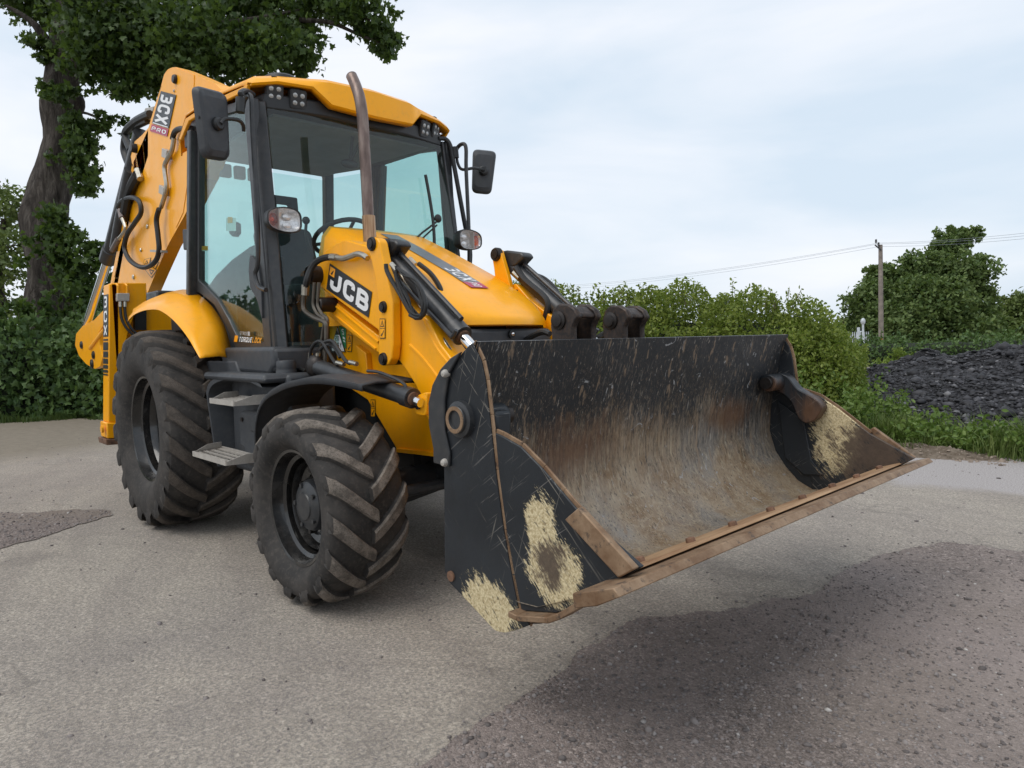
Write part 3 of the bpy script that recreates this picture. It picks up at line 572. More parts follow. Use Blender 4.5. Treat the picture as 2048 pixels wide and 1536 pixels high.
g.add(vs, [(i*ring+j, i*ring+(j+1) % ring, (i+1)*ring+(j+1) % ring, (i+1)*ring+j) for i in range(len(p)-1) for j in range(ring)])
g.ball(dp(142, 205, D0), .26, sc_=(1, 1, 1.3), n=14, k=9)
g.build('trunk', BARK, syc, 60)
g = G()
for i, (pts, r0) in enumerate([([(125, 150, 0), (260, 60, -.4), (430, 50, -.8), (600, 20, -1.0)], .16), ([(130, 90, 0), (330, -30, -.6), (560, -30, -1), (740, 40, -1.4)], .15), ([(128, 120, 0), (200, 120, .3), (330, 120, .4), (520, 120, .2)], .10), ([(125, 130, 0), (70, 50, -.4), (10, 10, -.6)], .12), ([(135, 240, 0), (165, 225, -.3), (215, 245, -.4)], .04), ([(120, 330, 0), (160, 320, -.3), (180, 340, -.4)], .035), ([(140, 0, 0), (300, -160, .5), (560, -220, 0)], .16), ([(600, 40, -1.0), (660, 45, -1.1), (720, 70, -1.2), (775, 90, -1.2)], .05)]):
    limb(g, [dp(x, y, D0+d) for x, y, d in pts], r0, .02, 7, 5, .1, i)
g.build('branches', BARK, syc, 60)
s = D0/FPX; B = []
for (x, y, d, rx, ry) in [(40, -10, 0, 75, 42), (110, 40, .6, 70, 55), (75, 95, -.5, 28, 25), (200, 40, -.8, 95, 80), (190, 115, -.9, 60, 55), (300, 60, -.5, 110, 90), (260, 150, -.7, 60, 48), (330, 150, .2, 85, 40), (400, 80, -1., 110, 80), (470, 40, .3, 120, 70), (480, 115, -.5, 90, 45), (560, 90, -1., 75, 62), (600, 125, -.8, 42, 32), (560, 10, -.2, 110, 55), (660, -5, -1., 70, 45), (700, 25, -1.3, 52, 36), (755, 45, -1.2, 46, 45), (775, 85, -1.2, 26, 24), (250, 185, -.8, 26, 22), (215, 250, -.4, 30, 24), (165, 270, -.5, 36, 42), (165, 340, -.6, 36, 46), (150, 305, -.7, 26, 36), (120, 195, -.9, 28, 26), (300, -90, 0, 200, 70), (600, -110, -.5, 180, 70), (60, -110, 0, 120, 70), (130, 470, -.9, 34, 30), (90, 500, -1., 22, 40), (160, 540, -.8, 44, 62), (180, 600, -.6, 50, 50), (105, 430, -.9, 22, 24), (75, 620, -1.0, 30, 20), (195, 510, -.5, 26, 22)]:
    c_ = dp(x, y, D0+d); B.append((*c_, rx*s, max(.4, (rx+ry)/2*s*1.0), ry*s))
pts = blob_pts(B, 620, 71, .30, (22, .17))
tag(leaves('crown', pts, .135, (PALM, PALMF), SYC, syc, 72, .35), kind='stuff')

def far_tree(name, label, blobs, trunk, dens, ls, mat, seed, clump=(30, .16), limbs=True, group=None):
    b = trunk[0]; root = empty(name, (b[0], b[1], 0)); tag(root, label, 'tree', group); g = G(); limb(g, trunk, trunk_r[0], trunk_r[1], 9, 4, .08, seed)
    if limbs:
        top = V(trunk[-1]); mid = V(trunk[len(trunk)//2])
        for k, bb in enumerate(blobs[::2]): limb(g, [mid.lerp(top, (k % 4)/4), (mid+V(bb[:3]))/2+V((0, 0, .3)), V(bb[:3])], trunk_r[1]*.9, .03, 5, 3, .1, k)
    g.build('trunk', BARK, root, 60)
    tag(leaves('crown', blob_pts(blobs, dens, seed, .45, clump), ls, (DIA, DIAF), mat, root, seed+1, .6), kind='stuff'); return root
OAK = leafmat('oak_leaf', (.060, .105, .030), (.160, .215, .068), .30, .6); PALEL = leafmat('pale_tree_leaf', (.075, .115, .03), (.15, .19, .055), .3, .6); LIME = leafmat('lime_shrub_leaf', (.10, .16, .02), (.20, .26, .045), .3, .6)
def fb(L, D): return [(*dp(x, y, D+d), rx*D/FPX, (rx+ry)/2*D/FPX, ry*D/FPX) for x, y, d, rx, ry in L]
trunk_r = (.5, .18)
far_tree('oak_tree', 'tall broad dark green oak tree behind the coal heap', fb([(1900, 490, 0, 38, 34), (1935, 475, 0, 28, 20), (1850, 535, -1, 50, 34), (1925, 545, -2, 60, 38), (1790, 570, 0, 60, 40), (1745, 610, -1, 50, 46), (1860, 600, -3, 70, 45), (1945, 605, -2, 50, 40), (1800, 650, -3, 70, 45), (1890, 665, -3, 75, 45), (1965, 660, -1, 45, 45), (1720, 665, 0, 48, 40), (1680, 672, 1, 30, 22), (1830, 715, -2, 80, 30), (1930, 715, -2, 70, 30), (1750, 715, -1, 60, 30), (1760, 545, 0, 30, 20)], 52), [dp(1870, 745, 52), dp(1872, 680, 52), dp(1885, 600, 52), dp(1900, 520, 52)], 300, .34, OAK, 81, (24, .11), group='trees behind the coal heap')
trunk_r = (.4, .15)
far_tree('pale_tree', 'paler green tree at the right edge behind the oak', fb([(2035, 620, 0, 34, 30), (2075, 640, 0, 40, 50), (2020, 670, -1, 40, 36), (2060, 705, -1, 50, 36), (2000, 715, -1, 30, 26)], 60), [dp(2045, 745, 60), dp(2045, 690, 60), dp(2045, 630, 60)], 380, .4, PALEL, 83, group='trees behind the coal heap')
trunk_r = (.25, .09)
far_tree('ash_tree', 'light green tree at the left edge beyond the big trunk', fb([(15, 420, 0, 42, 42), (-30, 460, 0, 50, 60), (30, 490, -.5, 30, 30), (0, 530, -.5, 40, 40), (-50, 560, 0, 60, 50), (20, 600, 0, 34, 40), (-20, 400, .5, 40, 30)], 24), [dp(-5, 760, 24), dp(0, 640, 24), (dp(-2, 540, 24)), dp(8, 440, 24)], 300, .20, PALEL, 85, (22, .2))
sh = empty('lime_shrub', (dp(1800, 740, 20).x, dp(1800, 740, 20).y, 0)); tag(sh, 'bright lime green shrub at the foot of the utility pole', 'shrub')
b_ = fb([(1800, 722, 0, 34, 16), (1770, 735, 0, 22, 12), (1830, 735, 0, 26, 12), (1795, 708, 0, 16, 12)], 20); g = G()
for k, bb in enumerate(b_): limb(g, [sh.location, V(bb[:3])], .03, .01, 5, 3, .1, k)
g.build('stems', TWIG, sh, 0); tag(leaves('foliage', blob_pts(b_, 700, 91, .2, (20, .25)), .10, (DIA, DIAF), LIME, sh, 92, .5), kind='stuff')

# ---- utility pole and wires
WOOD = simple('weathered_pole_wood', (.20, .17, .145), .9, var=.3, scale=3)
D1 = 44; pole = empty('utility_pole', (dp(1762, 740, D1).x, dp(1762, 740, D1).y, 0)); tag(pole, 'weathered wooden utility pole with wires, rising above the coal heaps', 'utility pole')
pt, pb = dp(1761, 490, D1), V((pole.location.x, pole.location.y, 0)); G().tube([pb, pb.lerp(pt, .5), pt], [.155, .14, .12], 14).build('post', WOOD, pole)
g = G(); a = dp(1752, 489, D1-.1); g.bar(dp(1762, 500, D1-.15), dp(1750, 490, D1-.15), .07, .07); g.build('bracket', BLK, pole)
for x, y in ((1752, 484), (1757, 490)): G().lathe([(.001, .18), (.05, .16), (.07, .10), (.05, .06), (.08, .0), (.03, -.05), (.02, -.12)], dp(x, y, D1-.12), 'z', 10).build('insulator', BLK, pole)
gq = dp(1763, 692, D1-.1); g = G()
for k in range(8):
    a = k*math.pi/4; g.bar(gq, gq+V((math.cos(a)*.48, math.sin(a)*.48, -.02)), .03, .03)
g.lathe([(.46, 0), (.50, 0), (.50, .03), (.46, .03), (.46, 0)], gq+V((0, 0, -.03)), 'z', 20); g.build('anti_climb_guard', GALV, pole)
G().box(dp(1762, 680, D1-.16), (.16, .16, .26)).build('warning_plate', ORD, pole)
WIRE = simple('wire', (.20, .22, .24), .6)
for k, (a, b_, c_, lb) in enumerate([((1100, 573, 70), (1757, 486, D1-.1), (2120, 458, 34), 'uppermost power line in the sky above the hedge'), ((1100, 576, 70), (1757, 488, D1), (2120, 464, 34), 'middle power line in the sky above the hedge'), ((1100, 580, 70), (1760, 493, D1+.1), (2120, 470, 34), 'lowest power line in the sky above the hedge')]):
    P0, P1, P2 = dp(*a), dp(*b_), dp(*c_); path = []
    for A, Bq in ((P0, P1), (P1, P2)): path += [A.lerp(Bq, t/14)-V((0, 0, .5*(1-(2*t/14-1)**2)*(A-Bq).length/40)) for t in range(14+(Bq is P2))]
    tag(G().tube(path, .008, 5).build('power_line', WIRE, None, 0), lb, 'power line', 'power lines')
# ---- palisade fence and posts
PAL = simple('galvanised_palisade', (.50, .53, .55), .5, .3); D2 = 34
fence = empty('palisade_fence', (dp(1690, 735, D2).x, dp(1690, 735, D2).y, 0)); tag(fence, 'grey steel palisade fence at the far end of the hedge', 'fence')
fa, fbp = dp(1668, 735, 36), dp(1742, 738, 33); fa.z = fbp.z = 0; fd = (fbp-fa).normalized()
g0 = G().prism([V((-.035, 0, 0)), V((.035, 0, 0)), V((.035, 0, 1.15)), V((.018, 0, 1.3)), V((0, 0, 1.2)), V((-.018, 0, 1.3)), V((-.035, 0, 1.15))], (0, .012, 0))
pm = None
L = (fbp-fa).length; nP = int(L/.155)
for k in range(nP):
    if pm is None: o = g0.build('pale', PAL, fence); pm = o.data
    else: o = bpy.data.objects.new('pale', pm); COL.objects.link(o); o.parent = fence
    o.location = fa+fd*(k*.155)-fence.location; o.rotation_euler.z = math.atan2(fd.y, fd.x)
for z in (.35, 1.0): G().bar(fa+V((0, 0, z))-V((fd.y, -fd.x, 0))*-.04, fbp+V((0, 0, z))-V((fd.y, -fd.x, 0))*-.04, .04, .05).build('rail', PAL, fence)
for x, y0, y1, r_, lb in ((1717, 655, 738, .07, 'slim grey post standing before the palisade fence'),): 
    b0 = dp(x, 760, 30); b0.z = 0; G().tube([b0, dp(x, y0, 30)], [r_, r_*.9], 10).build('fence_post', PAL); tag(bpy.data.objects['fence_post'], lb, 'post')
b0 = dp(1726, 760, 33); b0.z = 0; tp = dp(1726, 643, 33); o = G().tube([b0, tp], .05, 8).ball(tp, .14, sc_=(.8, .8, 1.2)).build('lamp_post', PAL); tag(o, 'pale post with small round head behind the slim grey post', 'post')
# ================================================================== THE MACHINE
root = empty('backhoe_loader', (0, 0, 0))
tag(root, 'yellow and black backhoe loader with scratched wide front bucket, parked on the yard', 'backhoe loader')
def part(g, name, mat, parent=None, smooth=35, bevel=0, seg=2): return g.build(name, mat, parent or root, smooth, bevel, seg)

# ---------------------------------------------------------------- lettering
def stroke(path, wd, rad):
    """2D thick polyline with rounded corners -> quads"""
    P = [np.array(p, float) for p in path]; Q = [P[0]]
    for i in range(1, len(P)-1):
        a, b, c_ = P[i-1], P[i], P[i+1]; d1, d2 = a-b, c_-b; r = min(rad, np.linalg.norm(d1)*.49, np.linalg.norm(d2)*.49); p0 = b+d1/np.linalg.norm(d1)*r; p2 = b+d2/np.linalg.norm(d2)*r
        Q += [p0*(1-t)**2+b*2*t*(1-t)+p2*t*t for t in np.linspace(0, 1, 6)]
    Q.append(P[-1]); L = []; Rr = []
    for i in range(len(Q)):
        d = Q[min(i+1, len(Q)-1)]-Q[max(i-1, 0)]; d /= np.linalg.norm(d)+1e-9; n = np.array([-d[1], d[0]])*wd/2; L.append(Q[i]+n); Rr.append(Q[i]-n)
    k = len(Q); return L+Rr, [(i, i+1, k+i+1, k+i) for i in range(k-1)]
GL = {'J': [[(.0, .42), (0, 0), (.7, 0), (.7, 1)]], 'C': [[(.7, .68), (.7, 1), (0, 1), (0, 0), (.7, 0), (.7, .32)]],
      'B': [[(0, -.09), (0, 1.09)], [(0, 1), (.68, 1), (.68, .52), (.08, .52)], [(.08, .52), (.74, .52), (.74, 0), (0, 0)]],
      '3': [[(0, 1), (.7, 1), (.7, .52), (.2, .52)], [(.2, .52), (.7, .52), (.7, 0), (0, 0)]], 'X': [[(-.04, -.09), (.74, 1.09)], [(-.04, 1.09), (.74, -.09)]],
      'P': [[(0, -.09), (0, 1), (.7, 1), (.7, .42), (0, .42)]], 'R': [[(0, -.09), (0, 1), (.7, 1), (.7, .45), (0, .45)], [(.35, .45), (.7, -.09)]], 'O': [[(.35, 1), (.7, 1), (.7, 0), (0, 0), (0, 1), (.36, 1)]],
      '2': [[(0, 1), (.6, 1), (.6, .52), (0, .45), (0, 0), (.65, 0)]], '0': [[(.3, 1), (.6, 1), (.6, 0), (0, 0), (0, 1), (.31, 1)]], 'D': [[(0, -.06), (0, 1), (.6, .9), (.6, .1), (0, 0)]], 'T': [[(-.05, 1), (.65, 1)], [(.3, 1), (.3, -.09)]],
      '6': [[(.6, 1), (0, 1), (0, 0), (.6, 0), (.6, .5), (0, .5)]], 'Y': [[(0, 1.05), (.3, .5), (.3, -.05)], [(.6, 1.05), (.3, .5)]], '5': [[(.6, 1), (0, 1), (0, .55), (.6, .55), (.6, 0), (0, 0)]],
      'Q': [[(.35, 1), (.7, 1), (.7, 0), (0, 0), (0, 1), (.36, 1)], [(.4, .3), (.75, -.1)]], 'U': [[(0, 1.09), (0, 0), (.7, 0), (.7, 1.09)]], 'E': [[(.65, 1), (0, 1), (0, 0), (.65, 0)], [(0, .5), (.55, .5)]], 'L': [[(0, 1.09), (0, 0), (.62, 0)]],
      'K': [[(0, -.09), (0, 1.09)], [(.65, 1.09), (.05, .5), (.65, -.09)]], 'S': [[(.65, 1), (0, 1), (0, .5), (.65, .5), (.65, 0), (0, 0)]], 'A': [[(0, -.09), (0, 1), (.68, 1), (.68, -.09)], [(0, .42), (.68, .42)]], 'G': [[(.68, .75), (.68, 1), (0, 1), (0, 0), (.68, 0), (.68, .45), (.4, .45)]], 'V': [[(0, 1.09), (.32, 0), (.64, 1.09)]], ' ': [], '-': [[(.1, .5), (.6, .5)]]}
class Deck:
    """a flat decal frame: corners TL,TR,BR,BL in 3D; x,y in 0..1"""
    def __init__(s, tl, tr, br, bl, nrm): s.c = [V(q) for q in (tl, tr, br, bl)]; s.n = V(nrm).normalized()
    def p(s, x, y, e=0): 
        tl, tr, br, bl = s.c; return (bl*(1-x)+br*x)*(1-y)+(tl*(1-x)+tr*x)*y+s.n*e
    def rect(s, g, x0, y0, x1, y1, e, m=0): g.add([s.p(x0, y0, e), s.p(x1, y0, e), s.p(x1, y1, e), s.p(x0, y1, e)], [(0, 1, 2, 3)], m)
    def slab(s, g, x0, y0, x1, y1, e0, e1, m=0):
        a = [(x0, y0), (x1, y0), (x1, y1), (x0, y1)]; g.add([s.p(*q, e0) for q in a]+[s.p(*q, e1) for q in a], [(4, 5, 6, 7), (0, 1, 5, 4), (1, 2, 6, 5), (2, 3, 7, 6), (3, 0, 4, 7)], m)
    def text(s, g, txt, x0, y0, x1, y1, wd=.2, rad=.28, e=.003, m=0, gap=.30, slant=0):
        n = len(txt); adv = .7+wd+gap; tot = adv*n-gap; dz = 0
        for i, ch in enumerate(txt):
            for path in GL[ch]:
                vs, fs = stroke(path, wd, rad); dz += .00008
                q = []
                for v in vs:
                    yy = (v[1]+wd/2)/(1+wd); q.append(s.p(x0+(x1-x0)*(i*adv+v[0]+wd/2)/tot+slant*yy, y0+(y1-y0)*yy, e+dz))
                g.add(q, fs, m)
    def poly(s, g, pts, e, m=0): g.add([s.p(x, y, e) for x, y in pts], [tuple(range(len(pts)))], m)
def warn_label(g, D, e=.002, base=0, ink=1):
    """yellow warning label with black frame, triangle and pictogram"""
    D.rect(g, 0, 0, 1, 1, e, ink); D.rect(g, .08, .04, .92, .49, e+.0006, base); D.rect(g, .08, .52, .92, .96, e+.0006, base)
    D.poly(g, [(.14, .58), (.86, .58), (.5, .93)], e+.0012, ink); D.poly(g, [(.28, .62), (.72, .62), (.5, .83)], e+.0018, base); D.rect(g, .46, .65, .54, .76, e+.0024, ink)
    D.poly(g, [(.2, .15), (.5, .10), (.45, .28)], e+.0012, ink); D.poly(g, [(.45, .22), (.55, .18), (.82, .38), (.76, .42)], e+.0012, ink)

# ---------------------------------------------------------------- wheels
def tyre_mesh(Rr, W, rim, n, lugw, sweep, lug, lugmat_, carc):
    g = G(); h = W/2
    k = (Rr-carc-rim)  # section height without lugs
    C = Rr-lug
    prof = [(rim-.012, h*.72), (rim+.012, h*.84), (rim+k*.16, h*.93), (rim+k*.36, h*1.0), (rim+k*.58, h*1.0), (rim+k*.76, h*.965), (C-.028, h*.90), (C-.010, h*.74), (C-.002, h*.4), (C, 0)]
    prof = prof+[(r, -o) for r, o in prof[-2::-1]]
    g.lathe(prof, (0, 0, 0), 'y', 72)
    for rr_, o in ((rim+k*.30, h*.985), (rim+k*.12, h*.90)):
        g.lathe([(rr_-.006, o-.002), (rr_-.004, o+.006), (rr_+.004, o+.006), (rr_+.006, o-.002)], (0, 0, 0), 'y', 72)
    for side in (1, -1):
        for i in range(n):
            th0 = 2*math.pi*(i+(.5 if side < 0 else 0))/n
            sec = []
            for u in np.linspace(0, 1, 7):
                y = side*(-.010+u*(h*.98+.010)); a = th0+sweep*(u**1.15)
                top = Rr-.026*u**4-(.0 if u < .99 else .012); base = C-.03-.05*u**6
                hw = lugw*(.86+.30*u); da = hw/Rr
                sec.append([(base, a-da*1.55, y), (top-.011, a-da*1.14, y), (top, a-da*.80, y), (top, a+da*.80, y), (top-.011, a+da*1.14, y), (base, a+da*1.55, y)])
            y = side*h*1.015; a = th0+sweep*1.09; da = lugw*1.2/Rr; sec.append([(rim+k*.60, a-da*1.4, y-side*.03), (C-.042, a-da*1.1, y-side*.004), (C-.034, a-da*.7, y), (C-.034, a+da*.7, y), (C-.042, a+da*1.1, y-side*.004), (rim+k*.60, a+da*1.4, y-side*.03)])
            y = side*h*1.0; a = th0+sweep*1.16; da = lugw*.9/Rr; sec.append([(rim+k*.5, a-da, y-side*.03), (rim+k*.58, a-da*.9, y-side*.004), (rim+k*.62, a-da*.6, y), (rim+k*.62, a+da*.6, y), (rim+k*.58, a+da*.9, y-side*.004), (rim+k*.5, a+da, y-side*.03)])
            vs = [V((r*math.cos(a), y, r*math.sin(a))) for s_ in sec for r, a, y in s_]; b = len(g.v); g.v += vs; m = len(sec)
            for s_ in range(m-1):
                for j in range(5):
                    g.f.append((b+s_*6+j, b+s_*6+j+1, b+s_*6+6+j+1, b+s_*6+6+j)); g.m.append(1 if (j in (1, 2, 3) and s_ < 6) else 0)
            g.f.append((b, b+1, b+2, b+3, b+4, b+5)); g.m.append(0)
    return g
def wheel(name, cx, cyc, Rr, W, rim, n, lugw, sweep, lug, lm, carc, disc, hub, label=None, spin=0.):
    """cyc: signed centre Y; outer side is the sign of cyc"""
    s = 1 if cyc > 0 else -1; h = W/2*s
    f = h*.72; c_ = (cx, cyc, Rr)
    g = G(); prof = [(rim, f-.02*s), (rim+.008, f), (rim-.004, f+.012*s), (rim-.018, f+.008*s), (rim-.024, f-.02*s), (rim-.032, f-.045*s), (rim-.050, f-.055*s), (rim-.052, f-.10*s), (rim-.066, f-.12*s), (rim-.070, disc+.05*s), (rim-.085, disc+.012*s), (rim-.12, disc), (hub[0]+.03, disc+.004*s), (hub[0]+.006, disc+.012*s), (hub[0]+.002, disc-.02*s), (.001, disc-.02*s)]
    g.lathe(prof, c_, 'y', 64); g.lathe([(rim-.01, f), (rim-.01, -h*.7), (rim+.004, -h*.72)], c_, 'y', 48)
    wo_ = part(g, 'wheel', RIM, None, 30)
    tg = tyre_mesh(Rr, W, rim, n, lugw, sweep, lug, lm, carc); ca, sa = math.cos(spin), math.sin(spin)
    tg.v = [V((v.x*ca-v.z*sa, v.y, v.x*sa+v.z*ca))+V(c_) for v in tg.v]; ty = tg.build('tyre', [TYRE, lm], wo_, 40)
    r, o, pr = hub
    g = G().lathe([(r, disc-.02*s), (r, pr-.03*s), (r-.008, pr-.012*s), (r-.025, pr), (r*.55, pr+.006*s), (r*.52, pr+.012*s), (r*.30, pr+.014*s), (.001, pr+.014*s)], c_, 'y', 40)
    for k in range(5):
        a = k*2*math.pi/5+.6; g.cyl(V(c_)+V((r*.80*math.cos(a), pr-.006*s, r*.80*math.sin(a))), V(c_)+V((r*.80*math.cos(a), pr+.008*s, r*.80*math.sin(a))), .012, 6)
    g.build('hub', BLK, wo_, 30)
    for k in range(8):
        a = k*math.pi/4+.3; rr_ = r+.045; g = G().cyl(V(c_)+V((rr_*math.cos(a), disc, rr_*math.sin(a))), V(c_)+V((rr_*math.cos(a), disc+.03*s, rr_*math.sin(a))), .014, 6); g.build('wheel_nut', PIN, wo_, 20)
    if label: wo_['label'] = label
    return wo_
for s in (-1, 1):
    wheel('rear', 0, s*.87, .69, .50, .372, 19, .040, .34, .038, LUGR, .038, -s*.02, (.135, 0, s*.05), spin=.1)
    wheel('front', 2.17, s*.872, .475, .40, .285, 15, .033, .40, .030, LUGF, .030, s*.02, (.125, 0, s*.105), spin=.23)

# ---------------------------------------------------------------- chassis, axles
part(G().box((.55, 0, .80), (3.3, .62, .5)).box((-.95, 0, .95), (.35, 1.3, .6)), 'chassis', BLK, bevel=.01)
part(G().tube([(2.17, -.78, .475), (2.17, -.45, .475), (2.17, -.2, .52), (2.17, .2, .52), (2.17, .45, .475), (2.17, .78, .475)], [.11, .09, .10, .10, .09, .11], 14).box((2.32, 0, .62), (.5, .5, .26)).tube([(2.36, -.72, .50), (2.36, .72, .50)], .03, 10), 'front_axle', BLK)
part(G().tube([(0, -.75, .69), (0, -.3, .69), (0, .3, .69), (0, .75, .69)], [.13, .16, .18, .13], 14), 'rear_axle', BLK)

# ---------------------------------------------------------------- bonnet and grille
def hood_z(x): return float(np.interp(x, [1.36, 1.7, 2.13, 2.33, 2.48, 2.58, 2.63], [1.985, 1.84, 1.645, 1.545, 1.462, 1.40, 1.358]))
rows = []
for x in (1.36, 1.5, 1.7, 1.9, 2.13, 2.3, 2.4, 2.48, 2.55, 2.60, 2.625):
    hw = float(np.interp(x, [1.3, 2.1, 2.45, 2.6, 2.63], [.44, .435, .415, .36, .30])); z = hood_z(x); row = []
    zl = 1.32 if x > 2 else 1.36
    for t in (-1, -.99, -.96, -.90, -.78, -.5, -.2, 0, .2, .5, .78, .90, .96, .99, 1):
        a = abs(t); fx = x-.085*max(0, (x-2.35)/.28)*a**2.5
        zz = z-(0.012*a*a) if a <= .78 else z-.008-(z-zl)*{.90: .10, .96: .30, .99: .62, 1: 1.0}[a]
        row.append(V((fx, hw*(t if a <= .9 else math.copysign(.9+(a-.9)*1.0, t)), max(zz, zl))))
    rows.append(row)
rows.append([V((p_.x+.004, p_.y, min(p_.z, 1.335))) for p_ in rows[-1]]); rows.append([V((p_.x-.02, p_.y, 1.328)) for p_ in rows[-1]])
g = G().grid(rows); hood = part(g, 'bonnet', YEL, None, 50)
hd = lambda x, y, e=.004: V((x, y, hood_z(x)-.012*(y/.43)**2+e))
g = G()
for i in range(12):
    x0, x1 = 1.45+i*.065, 1.45+(i+1)*.065; g.add([hd(x0, -.035), hd(x1, -.035), hd(x1, .095), hd(x0, .095)], [(0, 1, 2, 3)])
g.build('stripe_decal', GREYD, hood, 0)
g = G(); D = Deck(hd(2.05, -.035, .006), hd(2.335, -.035, .006), hd(2.335, .095, .006), hd(2.05, .095, .006), (.4, 0, .9)); D = Deck(hd(2.05, .095, .006), hd(2.335, .095, .006), hd(2.335, -.035, .006), hd(2.05, -.035, .006), (.42, 0, .9))
D.rect(g, 0, 0, .74, 1, 0, 1); D.rect(g, .74, 0, 1, 1, 0, 2); D.text(g, '3CX', .06, .12, .70, .88, .22, .3, .002, 0); D.text(g, 'PRO', .77, .25, .97, .7, .2, .3, .002, 0)
g.build('bonnet_badge', [WHITE, GREYD, REDD], hood, 0)
gr = part(G().box((2.36, 0, 1.0), (.46, .66, .63)), 'grille_panel', PLAS, bevel=.02)
for k in range(7): part(G().box((2.595, 0, .86+k*.055), (.02, .56, .016)), 'grille_slat', PLASB, gr)
bx = at(1022, 668, 'x', 2.595); part(G().cyl(bx, bx+V((.012, 0, 0)), .022, 20), 'grille_boss', PLASB, gr); part(G().ball(bx+V((.012, 0, 0)), .012), 'grille_catch', CHROME, gr)
part(G().box((2.05, -.33, 1.45), (.5, .05, .2)).box((2.05, .33, 1.45), (.5, .05, .2)).box((1.75, 0, 1.3), (1.0, .6, .3)), 'engine_block', BLK)

# ---------------------------------------------------------------- loader arms (both sides share the outline)
YN = -.52
def both(px, Y, th, name, mat, bevel=.006, r=.0, sides=(-1, 1)):
    out = []
    pts = [at(x, y, 'y', Y) for x, y in px]
    if r: pts = rnd(pts, r, 4)
    for s in sides:
        q = pts if s < 0 else [mir(p_) for p_ in pts]; out.append(G().prism(q, (0, th*(-s), 0)).build(name, mat, root, 35, bevel))
    return out
arm_px = [(631, 533), (642, 521), (648, 505), (654, 498), (668, 490), (674, 486), (680, 484), (689, 479), (735, 492), (757, 505), (773, 552), (800, 590), (830, 618), (856, 640), (880, 688), (912, 730), (960, 800), (975, 880), (950, 960), (905, 960), (872, 880), (852, 830), (832, 772), (808, 735), (784, 703), (756, 660), (635, 570), (622, 556)]
far_px = [(631, 545), (660, 545), (735, 572)]+arm_px[10:]
arms = both(arm_px, YN, .13, 'loader_arm', YEL, .008, .02, (-1,))+both(far_px, YN, .13, 'loader_arm', YEL, .008, .02, (1,))
for s, o in zip((-1, 1), arms):
    # raised rib along the lower front of the arm
    q = [at(x, y, 'y', YN) for x, y in ((820, 690), (846, 716), (880, 760))]; q2 = [at(x, y, 'y', YN) for x, y in ((842, 630), (870, 690), (898, 728))]
    for qq, rr_ in ((q, .009), (q2, .008)):
        qq = [V(p_) for p_ in qq] if s < 0 else [mir(p_) for p_ in qq]; G().tube(cat(qq, 4), rr_, 6).build('weld_rib', YEL, o)
    # lug at the foot of the arm that takes the lift ram
    lp = at(838, 812, 'y', YN-.10); lp = lp if s < 0 else mir(lp)
    G().prism(rnd([lp+V(d) for d in ((-.035, 0, -.04), (.05, 0, -.045), (.07, 0, .07), (-.03, 0, .045))], .02), (0, .10*-s, 0)).build('ram_lug', YEL, o, 35, .004)
    G().cyl(lp+V((0, s*.012, 0)), lp+V((0, s*-.02, 0)), .016, 14).build('pin', PIN, o)
lev_px = [(735, 480), (740, 475), (747, 474), (754, 476), (759, 484), (764, 510), (776, 562), (785, 606), (786, 690), (783, 718), (776, 730), (766, 731), (758, 724), (757, 705), (757, 655), (756, 600), (748, 545), (738, 505), (734, 490)]
levs = both(lev_px, YN-.055, .05, 'bell_crank', YEL, .006, .01, (-1,))
for s, o in zip((-1, 1), levs):
    for x, y, r_ in ((744, 488, .036), (767, 614, .030), (767, 718, .033)):
        c_ = at(x, y, 'y', YN-.057); c_ = c_ if s < 0 else mir(c_)
        G().lathe([(.001, s*.016), (r_*.62, s*.016), (r_*.66, s*.010), (r_*.86, s*.012), (r_, s*.004), (r_, -s*.01)], c_, 'y', 24).build('pin', PIN, o)
        G().lathe([(.001, -s*.178), (r_*.7, -s*.178), (r_, -s*.17), (r_, -s*.01)], c_, 'y', 20).build('pin', PIN, o)
# inner plate of the far bell crank, facing the bonnet
fi = G().prism([at(x, y, 'y', .355) for x, y in ((985, 520), (986, 508), (991, 499), (1000, 500), (1008, 528), (1016, 555), (1024, 590), (991, 566), (988, 538))], (0, .03, 0)).build('bell_crank', YEL, root, 35, .004)
G().lathe([(.001, -.018), (.026, -.018), (.028, -.012), (.036, -.014), (.042, -.004), (.042, .02)], at(992, 509, 'y', .353), 'y', 24).build('pin', PIN, fi)
# parallel link under the JCB panel
lk_px = [(650, 592), (660, 596), (757, 672), (759, 707), (745, 699), (650, 626)]
lks = both(lk_px, YN+.03, .08, 'parallel_link', YEL, .006)
for s, o in zip((-1, 1), lks):
    for a, b in (((664, 606), (757, 684)), ((660, 622), (752, 698))):
        q = [at(x, y, 'y', YN+.028) for x, y in (a, b)]; q = q if s < 0 else [mir(p_) for p_ in q]; G().tube(q, .007, 6).build('weld_rib', YEL, o)
# front frame side panel behind the arm, with rib
FR = both([(655, 640), (664, 615), (700, 640), (775, 705), (880, 790), (905, 912), (797, 905), (765, 850), (735, 800), (690, 770), (652, 735)], -.375, .03, 'frame_side', YEL, .005)
for s, o in zip((-1, 1), FR):
    q = [at(x, y, 'y', -.376) for x, y in ((722, 690), (742, 706), (748, 770), (738, 765))]; q = q if s < 0 else [mir(p_) for p_ in q]
    G().prism(q, (0, s*.035, 0)).build('frame_rib', YEL, o, 35, .004)
    q = [at(x, y, 'y', -.376) for x, y in ((797, 900), (905, 912))]; q = q if s < 0 else [mir(p_) for p_ in q]; G().bar(q[0], q[1], .03, .02).build('frame_flange', YEL, o)
